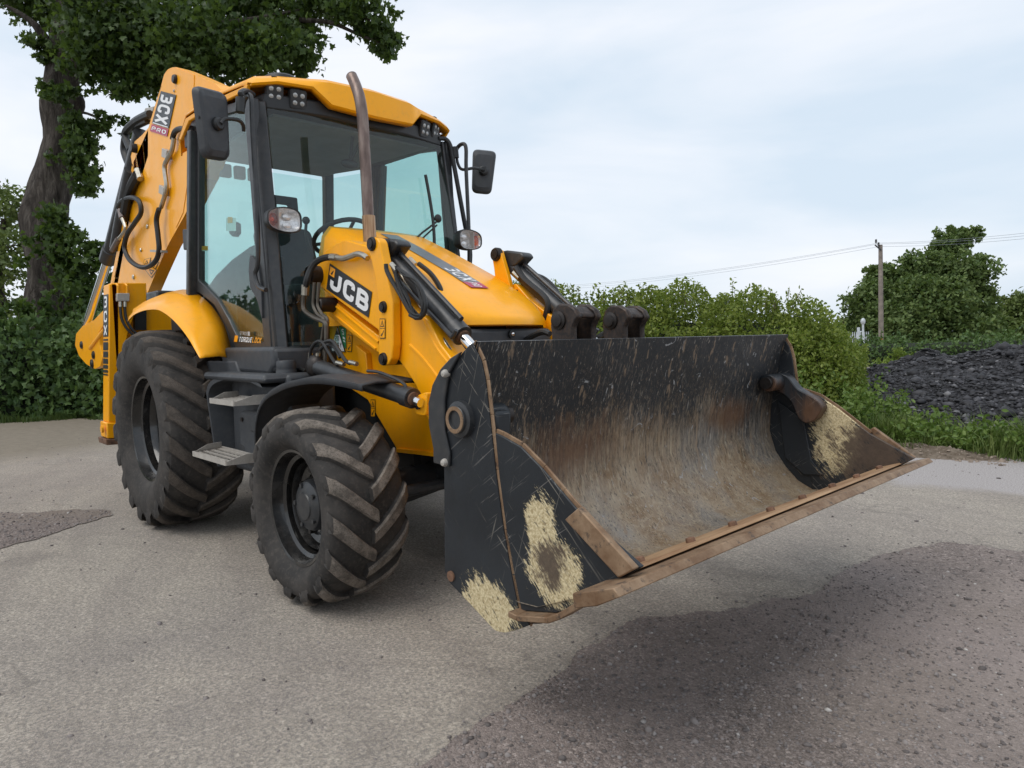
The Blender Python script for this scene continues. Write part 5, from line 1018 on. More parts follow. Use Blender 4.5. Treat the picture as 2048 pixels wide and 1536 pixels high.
# ---------------------------------------------------------------- cab
YC = .74
cab = part(G().box((.70, 0, 1.16), (1.5, 1.30, .10)), 'cab_floor', PLASB, None, 35, .01)
def bothcab(fn): [fn(s, (lambda p_: V(p_)) if s < 0 else mir) for s in (-1, 1)]
dpx = [(381, 232), (440, 213), (503, 194), (512, 330), (524, 470), (536, 600), (543, 697), (471, 696), (452, 652), (428, 610), (402, 588), (380, 577)]
gpx = [(397, 250), (440, 232), (488, 218), (497, 330), (508, 470), (520, 600), (527, 684), (478, 682), (458, 640), (436, 600), (412, 574), (396, 560)]
def side(s, m_):
    o_ = [m_(at(x, y, 'y', -YC)) for x, y in dpx]; i_ = [m_(at(x, y, 'y', -YC)) for x, y in gpx]; n = len(o_); g = G(); t = V((0, -s*.045, 0))
    vs = o_+i_+[p_+t for p_ in o_]+[p_+t for p_ in i_]; fs = []
    for i in range(n):
        j = (i+1) % n; fs += [(i, j, n+j, n+i), (2*n+i, 3*n+i, 3*n+j, 2*n+j), (i, 2*n+i, 2*n+j, j), (n+i, n+j, 3*n+j, 3*n+i)]
    door = mk('door', vs, fs, BLK, root, 35, .006)
    G().add([p_+t*.3 for p_ in i_]+[p_+t*.42 for p_ in i_], [tuple(range(n)), tuple(range(2*n-1, n-1, -1))]).build('door_glass', GLASS, door, 0)
    # grab rail / door seal in front and handle
    q = [m_(at(x, y, 'y', -YC-.05)) for x, y in ((486, 215), (489, 200), (497, 190), (503, 200), (505, 260), (514, 420), (516, 520), (510, 548), (517, 572), (532, 580))]
    G().tube(cat(q, 4), .014, 8).build('grab_rail', BLK, door)
    q = [m_(at(x, y, 'y', -YC-.012)) for x, y in ((500, 508), (516, 530), (522, 575), (524, 640), (514, 600), (500, 575), (497, 540))]; G().prism(rnd(q, .02), (0, -s*.02, 0)).build('door_handle_panel', PLAS, door, 35, .006)
    for x, y in ((374, 272), (371, 478)):
        c_ = m_(at(x, y, 'y', -YC-.02)); G().prism(rnd([c_+V(d) for d in ((-.055, 0, -.075), (.07, 0, -.06), (.09, 0, 0), (.07, 0, .06), (-.055, 0, .075))], .02), (0, -s*.05, 0)).build('door_hinge', PLAS, door, 35, .008)
    c_ = m_(at(464, 458, 'y', -YC+.03)); G().prism(rnd([c_+V(d) for d in ((-.055, 0, -.02), (.0, 0, -.05), (.05, 0, -.03), (.05, 0, .03), (.0, 0, .05), (-.055, 0, .02))], .01), (0, -s*.04, 0)).build('door_catch', PLASB, door, 35, .004)
    # A pillar between door and windscreen
    part(G().prism([V((1.46, s*.685, 1.20)), V((1.235, s*.655, 2.70)), V((1.20, s*.735, 2.70)), V((1.40, s*.735, 1.20))], (-.09, 0, 0)), 'front_pillar', BLK, None, 35, .012)
    q = [m_(at(x, y, 'y', -.70)) for x, y in ((503, 196), (515, 330), (527, 470), (536, 560), (541, 640))]; part(G().tube(q, .018, 8), 'pillar_seal', PLASB)
    # B pillar and rear corner pillar, rear quarter glass
    part(G().bar((.13, s*.745, 1.50), (.30, s*.735, 2.72), .06, .10, (0, 1, 0)), 'centre_pillar', BLK, None, 35, .01)
    part(G().bar((-.34, s*.56, 1.35), (-.22, s*.54, 2.72), .07, .08, (0, 1, 0)), 'rear_pillar', BLK, None, 35, .01)
    part(G().add([V((.10, s*.735, 1.5)), V((-.33, s*.575, 1.5)), V((-.22, s*.56, 2.68)), V((.26, s*.725, 2.68))], [(0, 1, 2, 3)]), 'quarter_glass', GLASS, None, 0)
    part(G().add([V((.15, s*.73, 1.1)), V((-.35, s*.57, 1.1)), V((-.35, s*.57, 1.5)), V((.10, s*.73, 1.5))], [(0, 1, 2, 3)]), 'rear_quarter_panel', BLK, None, 0)
bothcab(side)
# lettering at the foot of the door
D = dk([(470, 671), (522, 673), (521, 688), (468, 684)], -YC-.004); g = G(); D.text(g, 'TORQUE', .18, .1, .68, .85, .24, .2, .001, 0, .25, .03); D.text(g, 'LOCK', .69, .1, 1.02, .85, .24, .2, .001, 1, .25, .03); D.rect(g, 0, .05, .13, 1., .001, 1)
D2_ = dk([(480, 663), (499, 664), (499, 671), (480, 670)], -YC-.004); D2_.text(g, 'STAGE', 0, 0, .78, 1, .2, .2, .001, 2); D2_.rect(g, .82, -.1, 1.05, 1.1, .001, 2); g.build('door_lettering', [WHITE, ORD, simple('grey_print', (.42, .42, .42), .5)], root, 0)
# dark translucent foot of the door (printed band)
# windscreen
ws = [V((1.452, -.678, 1.25)), V((1.225, -.648, 2.66)), V((1.225, .648, 2.66)), V((1.452, .678, 1.25))]
rows = []
for i in range(5):
    t = i/4; a, b = ws[0].lerp(ws[1], t), ws[3].lerp(ws[2], t); rows.append([a.lerp(b, k/10)+V((.07*(1-(2*k/10-1)**2), 0, 0)) for k in range(11)])
g = G().grid(rows); o = part(g, 'windscreen', GLASS, None, 60)
part(G().box((1.30, 0, 1.22), (.22, 1.30, .10)), 'cab_sill', PLAS, None, 35, .02)
# cab skirt / valance below the door and the front corner box
for s in (-1, 1):
    part(G().prism([V((.70, s*.79, 1.245)), V((1.46, s*.79, 1.245)), V((1.47, s*.79, 1.13)), V((1.40, s*.79, 1.08)), V((.76, s*.79, 1.10)), V((.70, s*.79, 1.16))], (0, -s*.2, 0)), 'cab_valance', PLAS, None, 35, .025, 3)
    part(G().prism([V((1.47, s*.78, 1.235)), V((1.52, s*.46, 1.235)), V((1.52, s*.46, 1.10)), V((1.46, s*.78, 1.10))], (-.2, 0, 0)), 'cab_front_valance', PLAS, None, 35, .02)
# roof: dark under-frame and yellow cap with a dipped visor
part(G().prism([V((1.22, -.66, 2.655)), V((1.30, -.3, 2.655)), V((1.30, .3, 2.655)), V((1.22, .66, 2.655)), V((.3, .735, 2.705)), V((-.28, .56, 2.715)), V((-.28, -.56, 2.715)), V((.3, -.735, 2.705))], (0, 0, .10)), 'roof_frame', PLASB, None, 35, .015)
part(G().prism([V((1.16, -.58, 2.645)), V((1.16, .58, 2.645)), V((-.22, .50, 2.685)), V((-.22, -.50, 2.685))], (0, 0, .02)), 'headliner', LINER)
RP = []   # (y, x_front, z_low, z_top)
prof = [(-.745, 1.19, 2.785, 2.800), (-.735, 1.225, 2.775, 2.825), (-.70, 1.25, 2.78, 2.845), (-.60, 1.285, 2.800, 2.862), (-.40, 1.335, 2.800, 2.878), (-.30, 1.375, 2.705, 2.884), (0, 1.395, 2.69, 2.890), (.30, 1.375, 2.705, 2.884), (.40, 1.335, 2.800, 2.878), (.60, 1.285, 2.800, 2.862), (.70, 1.25, 2.78, 2.845), (.735, 1.225, 2.775, 2.825), (.745, 1.19, 2.785, 2.800)]
rows = []
for (y, xf, zl, zt) in prof:
    k = 1 if abs(y) > .5 else 1
    ys = y; 
    rows.append([V((xf-.06, ys*.98, zl)), V((xf-.012, ys, zl)), V((xf, ys, zl+.012)), V((xf-.02, ys, zt-.03)), V((xf-.07, ys, zt)), V((.75, ys*1.05, zt+.02)), V((.30, ys*1.07, zt+.012)), V((-.15, ys*.93, zt-.01)), V((-.38, ys*.82, zt-.035)), V((-.42, ys*.80, zt-.075))])
o = part(G().grid(rows), 'roof_cap', YEL, None, 40); 
md = o.modifiers.new('solid', 'SOLIDIFY'); md.thickness = .008; md.offset = -1
for s in (-1, 1):  # side fascia of the roof
    part(G().prism([V((1.20, s*.748, 2.782)), V((.75, s*.783, 2.800)), V((.30, s*.80, 2.792)), V((.05, s*.765, 2.72)), V((.10, s*.77, 2.70)), V((.35, s*.795, 2.765)), V((.75, s*.778, 2.765)), V((1.17, s*.745, 2.755))], (0, -s*.02, 0)), 'roof_fascia', YEL, o, 35, .004)
part(G().lathe([(.001, .035), (.09, .032), (.105, .02), (.11, 0)], (1.12, -.50, 2.868), 'z', 24), 'beacon_base', PLASB); part(G().tube([at(750, 193, 'y', .12), at(765, 204, 'y', .12)], .004, 6), 'aerial', PLASB)
# work lights
def wl(c_, rz=0.0, tilt=-.25):
    c_ = V(c_); M_ = Matrix.Rotation(rz, 3, 'Z')@Matrix.Rotation(-tilt, 3, 'Y'); q = rnd([V((0, a*.052, b*.058)) for a, b in ((-1, -1), (1, -1), (1, 1), (-1, 1))], .016)
    o_ = part(G().prism([c_+M_@p_ for p_ in q], M_@V((-.055, 0, 0))), 'work_light', PLASB, None, 35, .004)
    G().prism([c_+M_@(p_*.88+V((.0005, 0, 0))) for p_ in q], M_@V((.003, 0, 0))).build('light_face', BLK, o_)
    for a in (-1, 1):
        for b in (-1, 1):
            cc = c_+M_@V((.004, a*.022, b*.022)); ax_ = M_@V((1, 0, 0)); G().tube([cc, cc+ax_*.002, cc+ax_*.0045], [.014, .014, .006], 12).build('led', LEDM, o_, 20)
    G().box(c_+M_@V((-.04, 0, .07)), (.04, .03, .05), M_).build('light_bracket', PLASB, o_)
wl((1.235, -.600, 2.757), -.25); wl((1.275, -.470, 2.735), -.15); wl((1.235, .600, 2.757), .5); wl((1.275, .475, 2.735), .3)
# headlights on the pillars
def headlight(s):
    c_ = V((1.47, s*.69, 1.966)); g = G(); rows = []; W_, H_ = .105, .073
    def ring(sc_, x):
        pts = []
        for k in range(28):
            a = 2*math.pi*k/28; cx_, sx = math.cos(a), math.sin(a); e_ = 2/3.2; yy = math.copysign(abs(cx_)**e_, cx_)*W_; zz = math.copysign(abs(sx)**e_, sx)*H_
            zz *= 1-.20*max(0, (yy*s)/W_); pts.append(c_+V((x, yy*sc_, zz*sc_)))
        return pts
    prof_ = [(.30, -.10), (.75, -.085), (.97, -.04), (1.0, 0), (1.0, .014), (.95, .018), (.90, .012)]
    rg = [ring(a, b) for a, b in prof_]; g.grid([r_+[r_[0]] for r_ in rg]); o_ = part(g, 'headlight', PLASB, None, 40)
    rf = [ring(.9, .010), ring(.7, -.02), ring(.3, -.035), ring(.02, -.036)]; G().grid([r_+[r_[0]] for r_ in rf]).build('reflector', REFL, o_, 60)
    ln = ring(.93, .014); G().add(ln+[c_+V((.022, 0, 0))], [(i, (i+1) % 28, 28) for i in range(28)]).build('lens', LENS, o_, 60)
    G().box(c_+V((-.012, s*.032, 0)), (.045, .006, .125)).build('divider', GALV, o_)
    G().ball(c_+V((-.008, s*.060, 0)), .03, sc_=(.7, .85, 1.2)).build('indicator', AMBER, o_); G().ball(c_+V((-.02, s*.060, 0)), .012).build('indicator_bulb', ORD, o_)
    for dz in (.022, -.026): G().ball(c_+V((-.022, -s*.03, dz)), .022, sc_=(.4, 1.3, .9)).build('bulb', REFL, o_); None
    G().bar(c_+V((-.09, 0, -.01)), V((1.36, s*.70, 1.95)), .035, .03).build('light_stalk', PLASB, o_)
headlight(-1); headlight(1)
# mirrors with arms
def mirror(s, c_, face, w_, h_, arm_pts, roll=0):
    c_ = V(c_); f = V(face).normalized(); z = V((0, 0, 1)); y = z.cross(f).normalized(); z = f.cross(y); z, y = z*math.cos(roll)+y*math.sin(roll), y*math.cos(roll)-z*math.sin(roll)
    q = rnd([c_+y*(a*w_/2*(1 if b > 0 else .82))+z*(b*h_/2) for a, b in ((-1, -1), (1, -1), (1, 1), (-1, 1))], .045, 5); n = len(q); rows = [[p_+f*.0 for p_ in q], [p_+f*.022 for p_ in q], [c_+(p_-c_)*.93+f*.042 for p_ in q], [c_+(p_-c_)*.75+f*.052 for p_ in q]]
    g = G().grid([r_+[r_[0]] for r_ in rows]); g.add(rows[-1], [tuple(range(n))]); o_ = part(g, 'mirror', PLAS, None, 40)
    G().add([c_+(p_-c_)*.97-f*.001 for p_ in q], [tuple(range(n))]).build('mirror_glass', MIRR, o_, 0)
    G().lathe([(.001, 0)], (0, 0, 0)) if False else None
    hub = c_+f*.05; G().tube([hub-f*.012, hub+f*.02, hub+f*.03], [.038, .036, .026], 18).build('mirror_mount', PLASB, o_, 30)
    G().tube(cat([hub+f*.03]+[V(p_) for p_ in arm_pts], 5), .011, 8).build('mirror_arm', PLASB, o_)
    return o_
nm = at(420, 250, 'x', 1.30); mo = mirror(-1, nm, (.93, .38, -.05), .215, .37, [at(450, 238, 'x', 1.36), at(476, 240, 'x', 1.36), at(486, 250, 'x', 1.34), at(487, 262, 'x', 1.32)], -.10)
G().tube(cat([nm+V((.05, -.02, 0)), at(402, 235, 'x', 1.36), at(396, 234, 'x', 1.36)], 4), .010, 8).build('mirror_arm', PLASB, mo)
G().cyl(at(480, 225, 'x', 1.33), at(481, 196, 'x', 1.33), .026, 14).build('mirror_clamp', PLASB, mo); G().tube(cat([at(484, 192, 'x', 1.33), at(482, 186, 'x', 1.33), at(492, 183, 'x', 1.28), at(506, 190, 'x', 1.24)], 4), .018, 10).build('mirror_bar', PLASB, mo)
fm = at(966, 345, 'x', 1.15); mo = mirror(1, fm, (.78, -.62, 0), .185, .33, [at(950, 336, 'x', 1.30), at(925, 339, 'x', 1.28), at(916, 328, 'x', 1.26), at(913, 312, 'x', 1.25)], .10)
G().cyl(at(909, 294, 'x', 1.25), at(911, 316, 'x', 1.25), .026, 14).build('mirror_clamp', PLASB, mo)
G().tube(cat([at(876, 277, 'x', 1.22), at(890, 278, 'x', 1.22), at(900, 290, 'x', 1.24), at(906, 320, 'x', 1.25), at(918, 385, 'x', 1.27), at(930, 450, 'x', 1.29), at(940, 500, 'x', 1.31), at(939, 535, 'x', 1.31)], 4), .017, 10).build('mirror_bar', PLASB, mo)
# wiper
wp = lambda x, y, X=1.40: at(x, y, 'x', X)
wi = part(G().tube([wp(878, 440), wp(845, 465), wp(815, 492)], .007, 6).tube([wp(874, 450), wp(850, 472), wp(825, 497)], .006, 6).ball(wp(876, 437), .03, sc_=(.6, 1, 1)), 'wiper', PLASB); G().tube(cat([wp(851, 350, 1.34), wp(860, 400, 1.37), wp(867, 450, 1.40), wp(869, 500, 1.42)], 4), .011, 6).build('wiper_blade', PLASB, wi)
# exhaust
exq = [at(x, y, 'y', -.35) for x, y in ((738, 470), (735, 400), (731, 330), (727, 262), (724, 225), (719, 195), (711, 170), (703, 152))]
ex = part(G().tube(cat(exq, 4), .032, 20, cap=False), 'exhaust_stack', BRONZ, None, 60); ex.modifiers.new('s', 'SOLIDIFY').thickness = .004
G().tube([at(741, 500, 'y', -.35), at(737, 432, 'y', -.35)], .037, 20).build('exhaust_sleeve', HEATS, ex)
# seat, wheel, console, rear window frame
seat = part(G().box((.38, 0, 1.62), (.50, .50, .14)).box((.42, 0, 1.40), (.40, .40, .34)), 'seat', SEATM, None, 35, .05, 3)
G().prism(rnd([V((.20, -.24, 1.66)), V((.20, .24, 1.66)), V((.05, .22, 2.18)), V((.05, -.22, 2.18))], .06), (-.11, 0, -.03)).build('backrest', SEATM, seat, 35, .03)
hr = [V((.05, a*.13, b)) for a, b in ((-1, 2.20), (1, 2.20), (.9, 2.42), (-.9, 2.42))]; hi_ = [V((.05, a*.06, b)) for a, b in ((-1, 2.25), (1, 2.25), (.9, 2.36), (-.9, 2.36))]
g = G(); o8 = hr+hi_+[p_+V((-.07, 0, 0)) for p_ in hr+hi_]
g.add(o8, [(i, (i+1) % 4, 4+(i+1) % 4, 4+i) for i in range(4)]+[(8+i, 12+i, 12+(i+1) % 4, 8+(i+1) % 4) for i in range(4)]+[(i, 8+i, 8+(i+1) % 4, (i+1) % 4) for i in range(4)]+[(4+i, 4+(i+1) % 4, 12+(i+1) % 4, 12+i) for i in range(4)]); g.build('headrest', SEATM, seat, 35, .012)
G().bar((.45, -.30, 1.80), (.15, -.30, 1.82), .07, .05).build('armrest', SEATM, seat, 35, .015); G().bar((.45, .30, 1.80), (.15, .30, 1.82), .07, .05).build('armrest', SEATM, seat, 35, .015)
con = part(G().prism([V((1.22, -.20, 1.2)), V((1.30, -.20, 1.78)), V((1.12, -.20, 1.94)), V((1.0, -.20, 1.88)), V((1.02, -.20, 1.2))], (0, .40, 0)), 'steering_console', PLASB, None, 35, .03)
sw = G(); cw = V((.92, 0, 1.99)); nn = V((-.5, 0, .87)); t1 = V((0, 1, 0)); t2 = nn.cross(t1)
ring_ = [cw+(t1*math.cos(a*math.pi/14)+t2*math.sin(a*math.pi/14))*.20 for a in range(29)]; sw.tube(ring_, .016, 8); [sw.tube([cw-nn*.03, cw+(t1*math.cos(a)+t2*math.sin(a))*.2], .012, 6) for a in (.5, 2.6, 4.7)]; sw.ball(cw-nn*.03, .05); part(sw, 'steering_wheel', PLASB, None, 50)
part(G().prism([V((-.26, -.54, 1.3)), V((-.26, .54, 1.3)), V((-.26, .54, 1.62)), V((-.26, -.54, 1.62))], (-.06, 0, 0)), 'rear_panel', PLASB)
part(G().add([V((-.31, -.52, 1.62)), V((-.31, .52, 1.62)), V((-.24, .52, 2.66)), V((-.24, -.52, 2.66))], [(0, 1, 2, 3)]), 'rear_window', GLASS, None, 0)
part(G().bar((-.28, -.02, 1.6), (-.24, -.02, 2.66), .05, .09, (0, 1, 0)), 'window_bar', PLASB)
plate('side_trim', [(384, 640), (402, 590), (430, 550), (462, 518), (498, 492), (522, 482), (536, 600), (540, 692), (470, 692)], -.60, .12, PLASB, root, .02)
part(G().box((.85, -.52, 1.62), (.30, .10, .40)).tube([(.8, -.52, 1.8), (.85, -.52, 2.0)], .012, 6).ball((.85, -.52, 2.02), .03), 'side_console', PLASB, None, 35, .02)
for x, y, w_, h_, m_ in ((452, 436, 20, 26, WHITE), (455, 434, 10, 12, ORD), (402, 492, 14, 8, ORD), (402, 498, 14, 4, WHITE)):
    q = [at(x, y, 'y', -YC+.022+(.002 if m_ is ORD else .004)), at(x+w_, y, 'y', -YC+.022+(.002 if m_ is ORD else .004)), at(x+w_, y+h_, 'y', -YC+.022+(.002 if m_ is ORD else .004)), at(x, y+h_, 'y', -YC+.022+(.002 if m_ is ORD else .004))]; part(G().add(q, [(0, 1, 2, 3)]), 'glass_sticker', m_, None, 0)
for y_ in (-.16, .0, .16): part(G().tube([(-.10, y_, 1.62), (-.08, y_, 1.95)], .010, 6).ball((-.08, y_, 1.97), .028), 'control_lever', PLASB)
part(G().box((-.12, 0, 1.52), (.22, .7, .26)), 'rear_console', PLAS, None, 35, .03)
part(G().tube(cat([(1.0, -.24, 1.75), (.98, -.30, 1.95), (.98, -.30, 2.05)], 4), .010, 6).ball((.98, -.30, 2.07), .026), 'control_lever', PLASB)
im = part(G().tube([(1.1, .0, 2.64), (1.06, .0, 2.50)], .010, 6).tube([(1.1, .07, 2.64), (1.06, .01, 2.50)], .010, 6), 'mirror_stem', PLASB); G().ball((1.05, .0, 2.47), .045, sc_=(.5, 1.5, .7)).build('inner_mirror', PLASB, im)
for k in range(3): part(G().box((-.17, -.36+k*.11, 2.60), (.05, .085, .10)), 'roof_switch_box', LINER, None, 35, .012)

# ---------------------------------------------------------------- rear frame, stabiliser
for s in (-1, 1):
    m_ = (lambda p_: p_) if s < 0 else mir; XS = -.95
    f = lambda x, y, X=XS: m_(at(x, y, 'x', X))
    q = [f(218, 568), (f(238, 566)), f(240, 845), f(217, 845)]; th = V((-.17, 0, 0))
    leg = part(G().prism(q, th), 'stabiliser_leg', YEL, None, 35, .008)
    q = [f(212, 845), f(241, 845), f(241, 876), f(214, 877)]; G().prism([p_+V((.012, 0, 0)) for p_ in q], (-.20, 0, 0)).build('leg_collar', YEL, leg, 35, .01)
    q = [f(210, 878), f(245, 878), f(244, 888), f(212, 890)]; G().prism([p_+V((.02, 0, 0)) for p_ in q], (-.24, 0, 0)).build('stabiliser_foot', RUST, leg, 35, .006)
    c_ = f(217, 858)+V((.016, -s*-.0, 0)); G().tube([c_+V((-.05, s*.03, 0)), c_+V((-.05, s*.045, 0))], .03, 16).build('foot_pin', YEL, leg)
    ps = [(222, 566, 0), (293, 566, 0), (293, 610, 0), (270, 625, 0), (256, 665, 0), (246, 720, 0), (242, 800, 0), (236, 800, 0), (224, 600, 0)]
    fr = part(G().prism([f(x, y) for x, y, _ in ps], (-.10, 0, 0)), 'stabiliser_housing', YEL, None, 35, .006)
    if s < 0:
        # side strip lettering on the outer face of the leg
        a, b = q, 0; y0 = leg
        tl, tr, br, bl_ = at(218, 578, 'x', XS-.155), at(218, 578, 'x', XS-.012), at(218, 752, 'x', XS-.012), at(218, 752, 'x', XS-.155)
        yo = lambda z: float(np.interp(z, [at(217, 845, 'x', XS).z, at(218, 568, 'x', XS).z], [at(217, 845, 'x', XS).y, at(218, 568, 'x', XS).y]))-.003
        pz = lambda x, z, e=0: V((x, yo(z)-e, z)); zt, zb = at(218, 590, 'x', XS).z, at(218, 752, 'x', XS).z; g = G()
        zl = [zt+(zb-zt)*k for k in (0, .16, .18, .34, .36, .50)]
        for ch, (za, zbb) in zip('3CX', ((zl[0], zl[1]), (zl[2], zl[3]), (zl[4], zl[5]))):
            D = Deck(pz(XS-.15, za), pz(XS-.02, za), pz(XS-.02, zbb), pz(XS-.15, zbb), (0, -1, 0)); D.rect(g, -.08, -.08, 1.08, 1.08, .0, 0); D.text(g, ch, .12, .05, .88, .95, .24, .3, .002, 1)
        z_ = zt+(zb-zt)*.53; zz = [(.54, .56), (.58, .68), (.695, .77), (.785, .85), (.865, .91), (.925, .96), (.975, .995)]
        for a_, b_ in zz: g.add([pz(XS-.155, zt+(zb-zt)*a_, .001), pz(XS-.012, zt+(zb-zt)*a_, .001), pz(XS-.012, zt+(zb-zt)*b_, .001), pz(XS-.155, zt+(zb-zt)*b_, .001)], [(0, 1, 2, 3)], 0)
        g.build('leg_decal', [BLACKD, WHITE], leg, 0)
    # valve block and hoses
    q = [f(231, 587), f(256, 587), f(256, 603), f(231, 603)]; vb = G().prism([p_+V((.045, 0, 0)) for p_ in q], (-.043, 0, 0)).build('valve_block', GALV, fr, 35, .004)
    for x in (234, 252): G().tube([f(x, 588)+V((.03, 0, 0)), f(x, 572)+V((.03, 0, 0)), f(x-2, 568)+V((.01, 0, 0))], .010, 8).build('block_pipe', YEL, fr)
    for k, x in enumerate((239, 248)):
        q = [f(x, 603)+V((.02, 0, 0)), f(x, 620)+V((.025, 0, 0)), f(x+3, 640)+V((.03, 0, 0)), f(x+14, 660)+V((.04, 0, 0)), f(x+30, 675)+V((.05, 0, 0))]; G().tube(cat(q, 5), .011, 8).build('hose', RUBH, fr); G().tube([f(x, 601)+V((.02, 0, 0)), f(x, 614)+V((.022, 0, 0))], .014, 8).build('hose_fitting', STEEL, fr)
part(G().box((-1.12, 0, 1.15), (.12, 2.0, .9)), 'rear_frame', YEL, None, 35, .01)
part(G().prism([at(270, 578, 'x', -1.0), at(293, 580, 'x', -1.0), at(293, 660, 'x', -1.0), at(270, 660, 'x', -1.0)], (-.1, 0, 0)), 'rear_block', PLASB)

# ---------------------------------------------------------------- backhoe boom and dipper, folded behind the cab
YB = -.50
bpx = [(328, 149), (335, 139), (343, 135), (352, 134), (361, 137), (395, 151), (430, 167), (452, 190), (440, 270), (410, 350), (368, 433), (335, 492), (312, 545), (294, 588), (285, 584), (262, 566), (224, 566), (228, 556), (234, 525), (243, 488), (257, 429), (266, 390), (275, 358), (265, 333), (261, 310), (262, 298), (268, 284), (284, 270), (297, 255), (310, 210), (322, 172)]
boom = plate('boom', bpx, YB, .11, YEL, root, .008, .012)
G().prism([at(x, y, 'y', YB-.004) for x, y in ((296, 258), (322, 176), (330, 150), (352, 136), (388, 150), (384, 300), (366, 425), (352, 455), (330, 420), (316, 360), (296, 320))], (0, .003, 0)).build('boom_doubler', YEL, boom, 35, .001)
def bolt(x, y, r_, mat=GALV, Y=YB, h=.014, n=14, nm='bolt'):
    c_ = at(x, y, 'y', Y); return G().lathe([(.001, -h), (r_*.8, -h), (r_, -h*.6), (r_, .01)], c_, 'y', n).build(nm, mat, boom, 30)
bolt(353, 159, .036, PIN, YB, .03, 20, 'pivot_pin'); bolt(273, 297, .042, PIN, YB, .05, 20, 'pivot_pin'); bolt(350, 182, .012); bolt(296, 453, .022, STEEL, n=6); bolt(283, 500, .020, STEEL, n=6); bolt(268, 554, .024, STEEL)
for x, y in ((349, 144), (369, 147), (291, 280), (341, 257), (339, 350), (354, 355), (345, 387)): bolt(x, y, .010, BLACKD, YB, .003, 10, 'hole_plug')
# hard pipe with clamps and looping hose
hose([(348, 276), (344, 300), (335, 318), (329, 335), (333, 372), (328, 396), (322, 415)], YB-.035, .019, 'hydraulic_pipe', STEEL, boom); hose([(370, 258), (358, 258), (349, 265), (345, 278)], YB-.035, .022, 'hose', RUBH, boom)
for x, y in ((334, 308), (328, 381)): G().box(at(x, y, 'y', YB-.025), (.12, .05, .07), Matrix.Rotation(.35, 3, 'Y')).build('pipe_clamp', GALV, boom, 35, .004)
hose([(318, 418), (313, 440), (316, 470), (318, 500), (311, 522), (294, 534), (276, 532), (258, 518), (249, 495), (255, 468), (270, 445), (282, 425), (278, 402), (262, 395), (244, 402), (236, 415)], YB-.06, .022, 'hose', RUBH, boom); part(G().tube([at(240, 420, 'y', YB-.07), at(244, 436, 'y', YB-.07)], .026, 10), 'hose_fitting', simple('dull_fitting', (.20, .17, .16), .5, .6), boom)
part(G().tube(cat([at(244, 436, 'y', YB-.07), at(251, 455, 'y', YB-.07), at(246, 468, 'y', YB-.07), at(232, 484, 'y', YB-.07)], 4), .018, 8), 'hydraulic_pipe', STEEL, boom); part(G().tube([at(237, 478, 'y', YB-.07), at(225, 500, 'y', YB-.07)], .028, 10), 'hose_fitting', simple('dull_fitting', (.20, .17, .16), .5, .6), boom)
part(G().bar(at(306, 502, 'y', YB-.03), at(329, 503, 'y', YB-.03), .05, .02), 'pipe_clamp', GALV, boom)
for px in ([(288, 519), (302, 515), (299, 528), (285, 533)], [(302, 520), (318, 524), (311, 538), (299, 530)], [(290, 540), (302, 531), (314, 540), (303, 556)]):
    g = G(); D = dk(px, YB-.003); D.rect(g, 0, 0, 1, 1, 0, 1); D.rect(g, .06, .06, .94, .94, .001, 0); D.poly(g, [(.2, .2), (.8, .2), (.5, .8)], .002, 1); D.poly(g, [(.35, .28), (.65, .28), (.5, .6)], .003, 0); g.build('warning_label', [YEL, BLACKD], boom, 0)
# 3CX PRO lettering running down the boom
D = Deck(at(352, 190, 'y', YB-.009), at(334, 273, 'y', YB-.009), at(300, 262, 'y', YB-.009), at(322, 182, 'y', YB-.009), (0, -1, 0)); g = G()
D.slab(g, 0, 0, .80, 1, 0, .0015, 0); D.slab(g, .82, 0, 1, 1, 0, .0015, 1); 
D.text(g, '3CX', .04, .12, .74, .88, .28, .36, .003, 2, .22); D.rect(g, .765, .05, .79, .95, .003, 2)
Dp = Deck(D.p(.82, 1), D.p(.82, 0), D.p(1, 0), D.p(1, 1), (0, -1, 0)); Dp = Deck(D.p(.83, 0), D.p(.83, 1), D.p(.99, 1), D.p(.99, 0), (0, -1, 0)); Dp.text(g, 'PRO', .08, .2, .92, .8, .26, .3, .0035, 2, .25); g.build('boom_lettering', [BLACKD, REDD, WHITE], boom, 0)
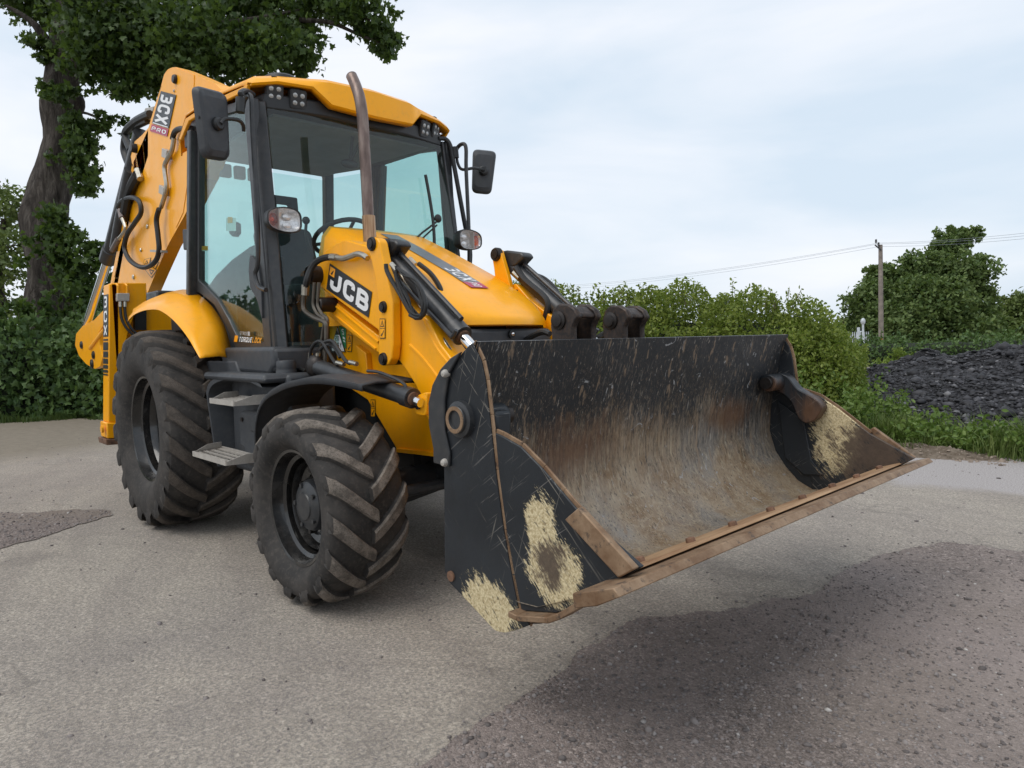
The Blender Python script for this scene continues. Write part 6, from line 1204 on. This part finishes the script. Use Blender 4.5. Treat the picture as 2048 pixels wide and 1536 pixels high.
# dipper ram (black barrel, chrome rod), hoses behind
bq = [at(x, y, 'y', YB+.06) for x, y in ((284, 268), (223, 498), (216, 520), (172, 655))]
dr = part(G().tube([bq[0], bq[1], bq[1].lerp(bq[2], .02), bq[2]], [.075, .075, .088, .088], 20), 'crowd_ram', BLK, None, 30); G().tube([bq[2], bq[3]], .048, 16).build('ram_rod', CHROME, dr); G().tube([at(262, 340, 'y', YB+.0), at(242, 440, 'y', YB+.0), at(232, 496, 'y', YB+.0)], .06, 14).build('hose_sleeve', BLK, dr)
hose([(262, 300), (250, 268), (268, 245), (290, 232), (300, 228)], YB+.02, .035, 'hose', RUBH); hose([(258, 330), (248, 300), (255, 262), (275, 250), (296, 240)], YB+.05, .035, 'hose', RUBH); hose([(275, 350), (262, 375), (254, 400), (247, 440)], YB-.04, .045, 'hose', RUBH)
part(G().prism([at(x, y, 'y', YB+.05) for x, y in ((290, 216), (308, 212), (300, 240), (284, 238))], (0, .1, 0)), 'pipe_bracket', GALV, None, 35, .006)
part(G().tube([at(275, 340, 'y', YB-.03), at(281, 358, 'y', YB-.03)], .03, 10), 'hose_fitting', STEEL)
# dipper behind: long box from the boom top down to the lobe
YD = YB-.02
dip = plate('dipper', [(340, 150), (322, 172), (298, 255), (264, 330), (240, 470), (222, 560), (212, 625), (190, 640), (165, 652), (152, 672), (150, 690), (158, 712), (172, 728), (188, 737), (205, 735), (214, 700), (222, 640), (236, 565), (262, 420), (300, 300), (352, 165)], YD+.02, .20, YEL, root, .01, .01)
plate('dipper_link', [(152, 668), (165, 652), (188, 640), (209, 618), (212, 640), (198, 665), (199, 690), (205, 715), (200, 733), (190, 738), (175, 730), (158, 712), (150, 690)], YD-.09, .05, YEL, dip, .006, .01)
for x, y, r_, m_ in ((164, 690, .045, BLACKD), (188, 710, .045, PIN), (185, 728, .055, PIN)):
    c_ = at(x, y, 'y', YD-.09); G().lathe([(.001, -.02), (r_*.55, -.02), (r_*.6, -.012), (r_*.9, -.015), (r_, -.002), (r_, .01)], c_, 'y', 20).build('dipper_pin', m_, dip, 30)
G().tube([at(180, 697, 'y', YD-.095), at(208, 660, 'y', YD-.095)], .018, 8).build('weld_rib', YEL, dip)
part(G().box((-1.45, -.42, 1.35), (.5, .35, .8)), 'kingpost', BLK, None, 35, .02)
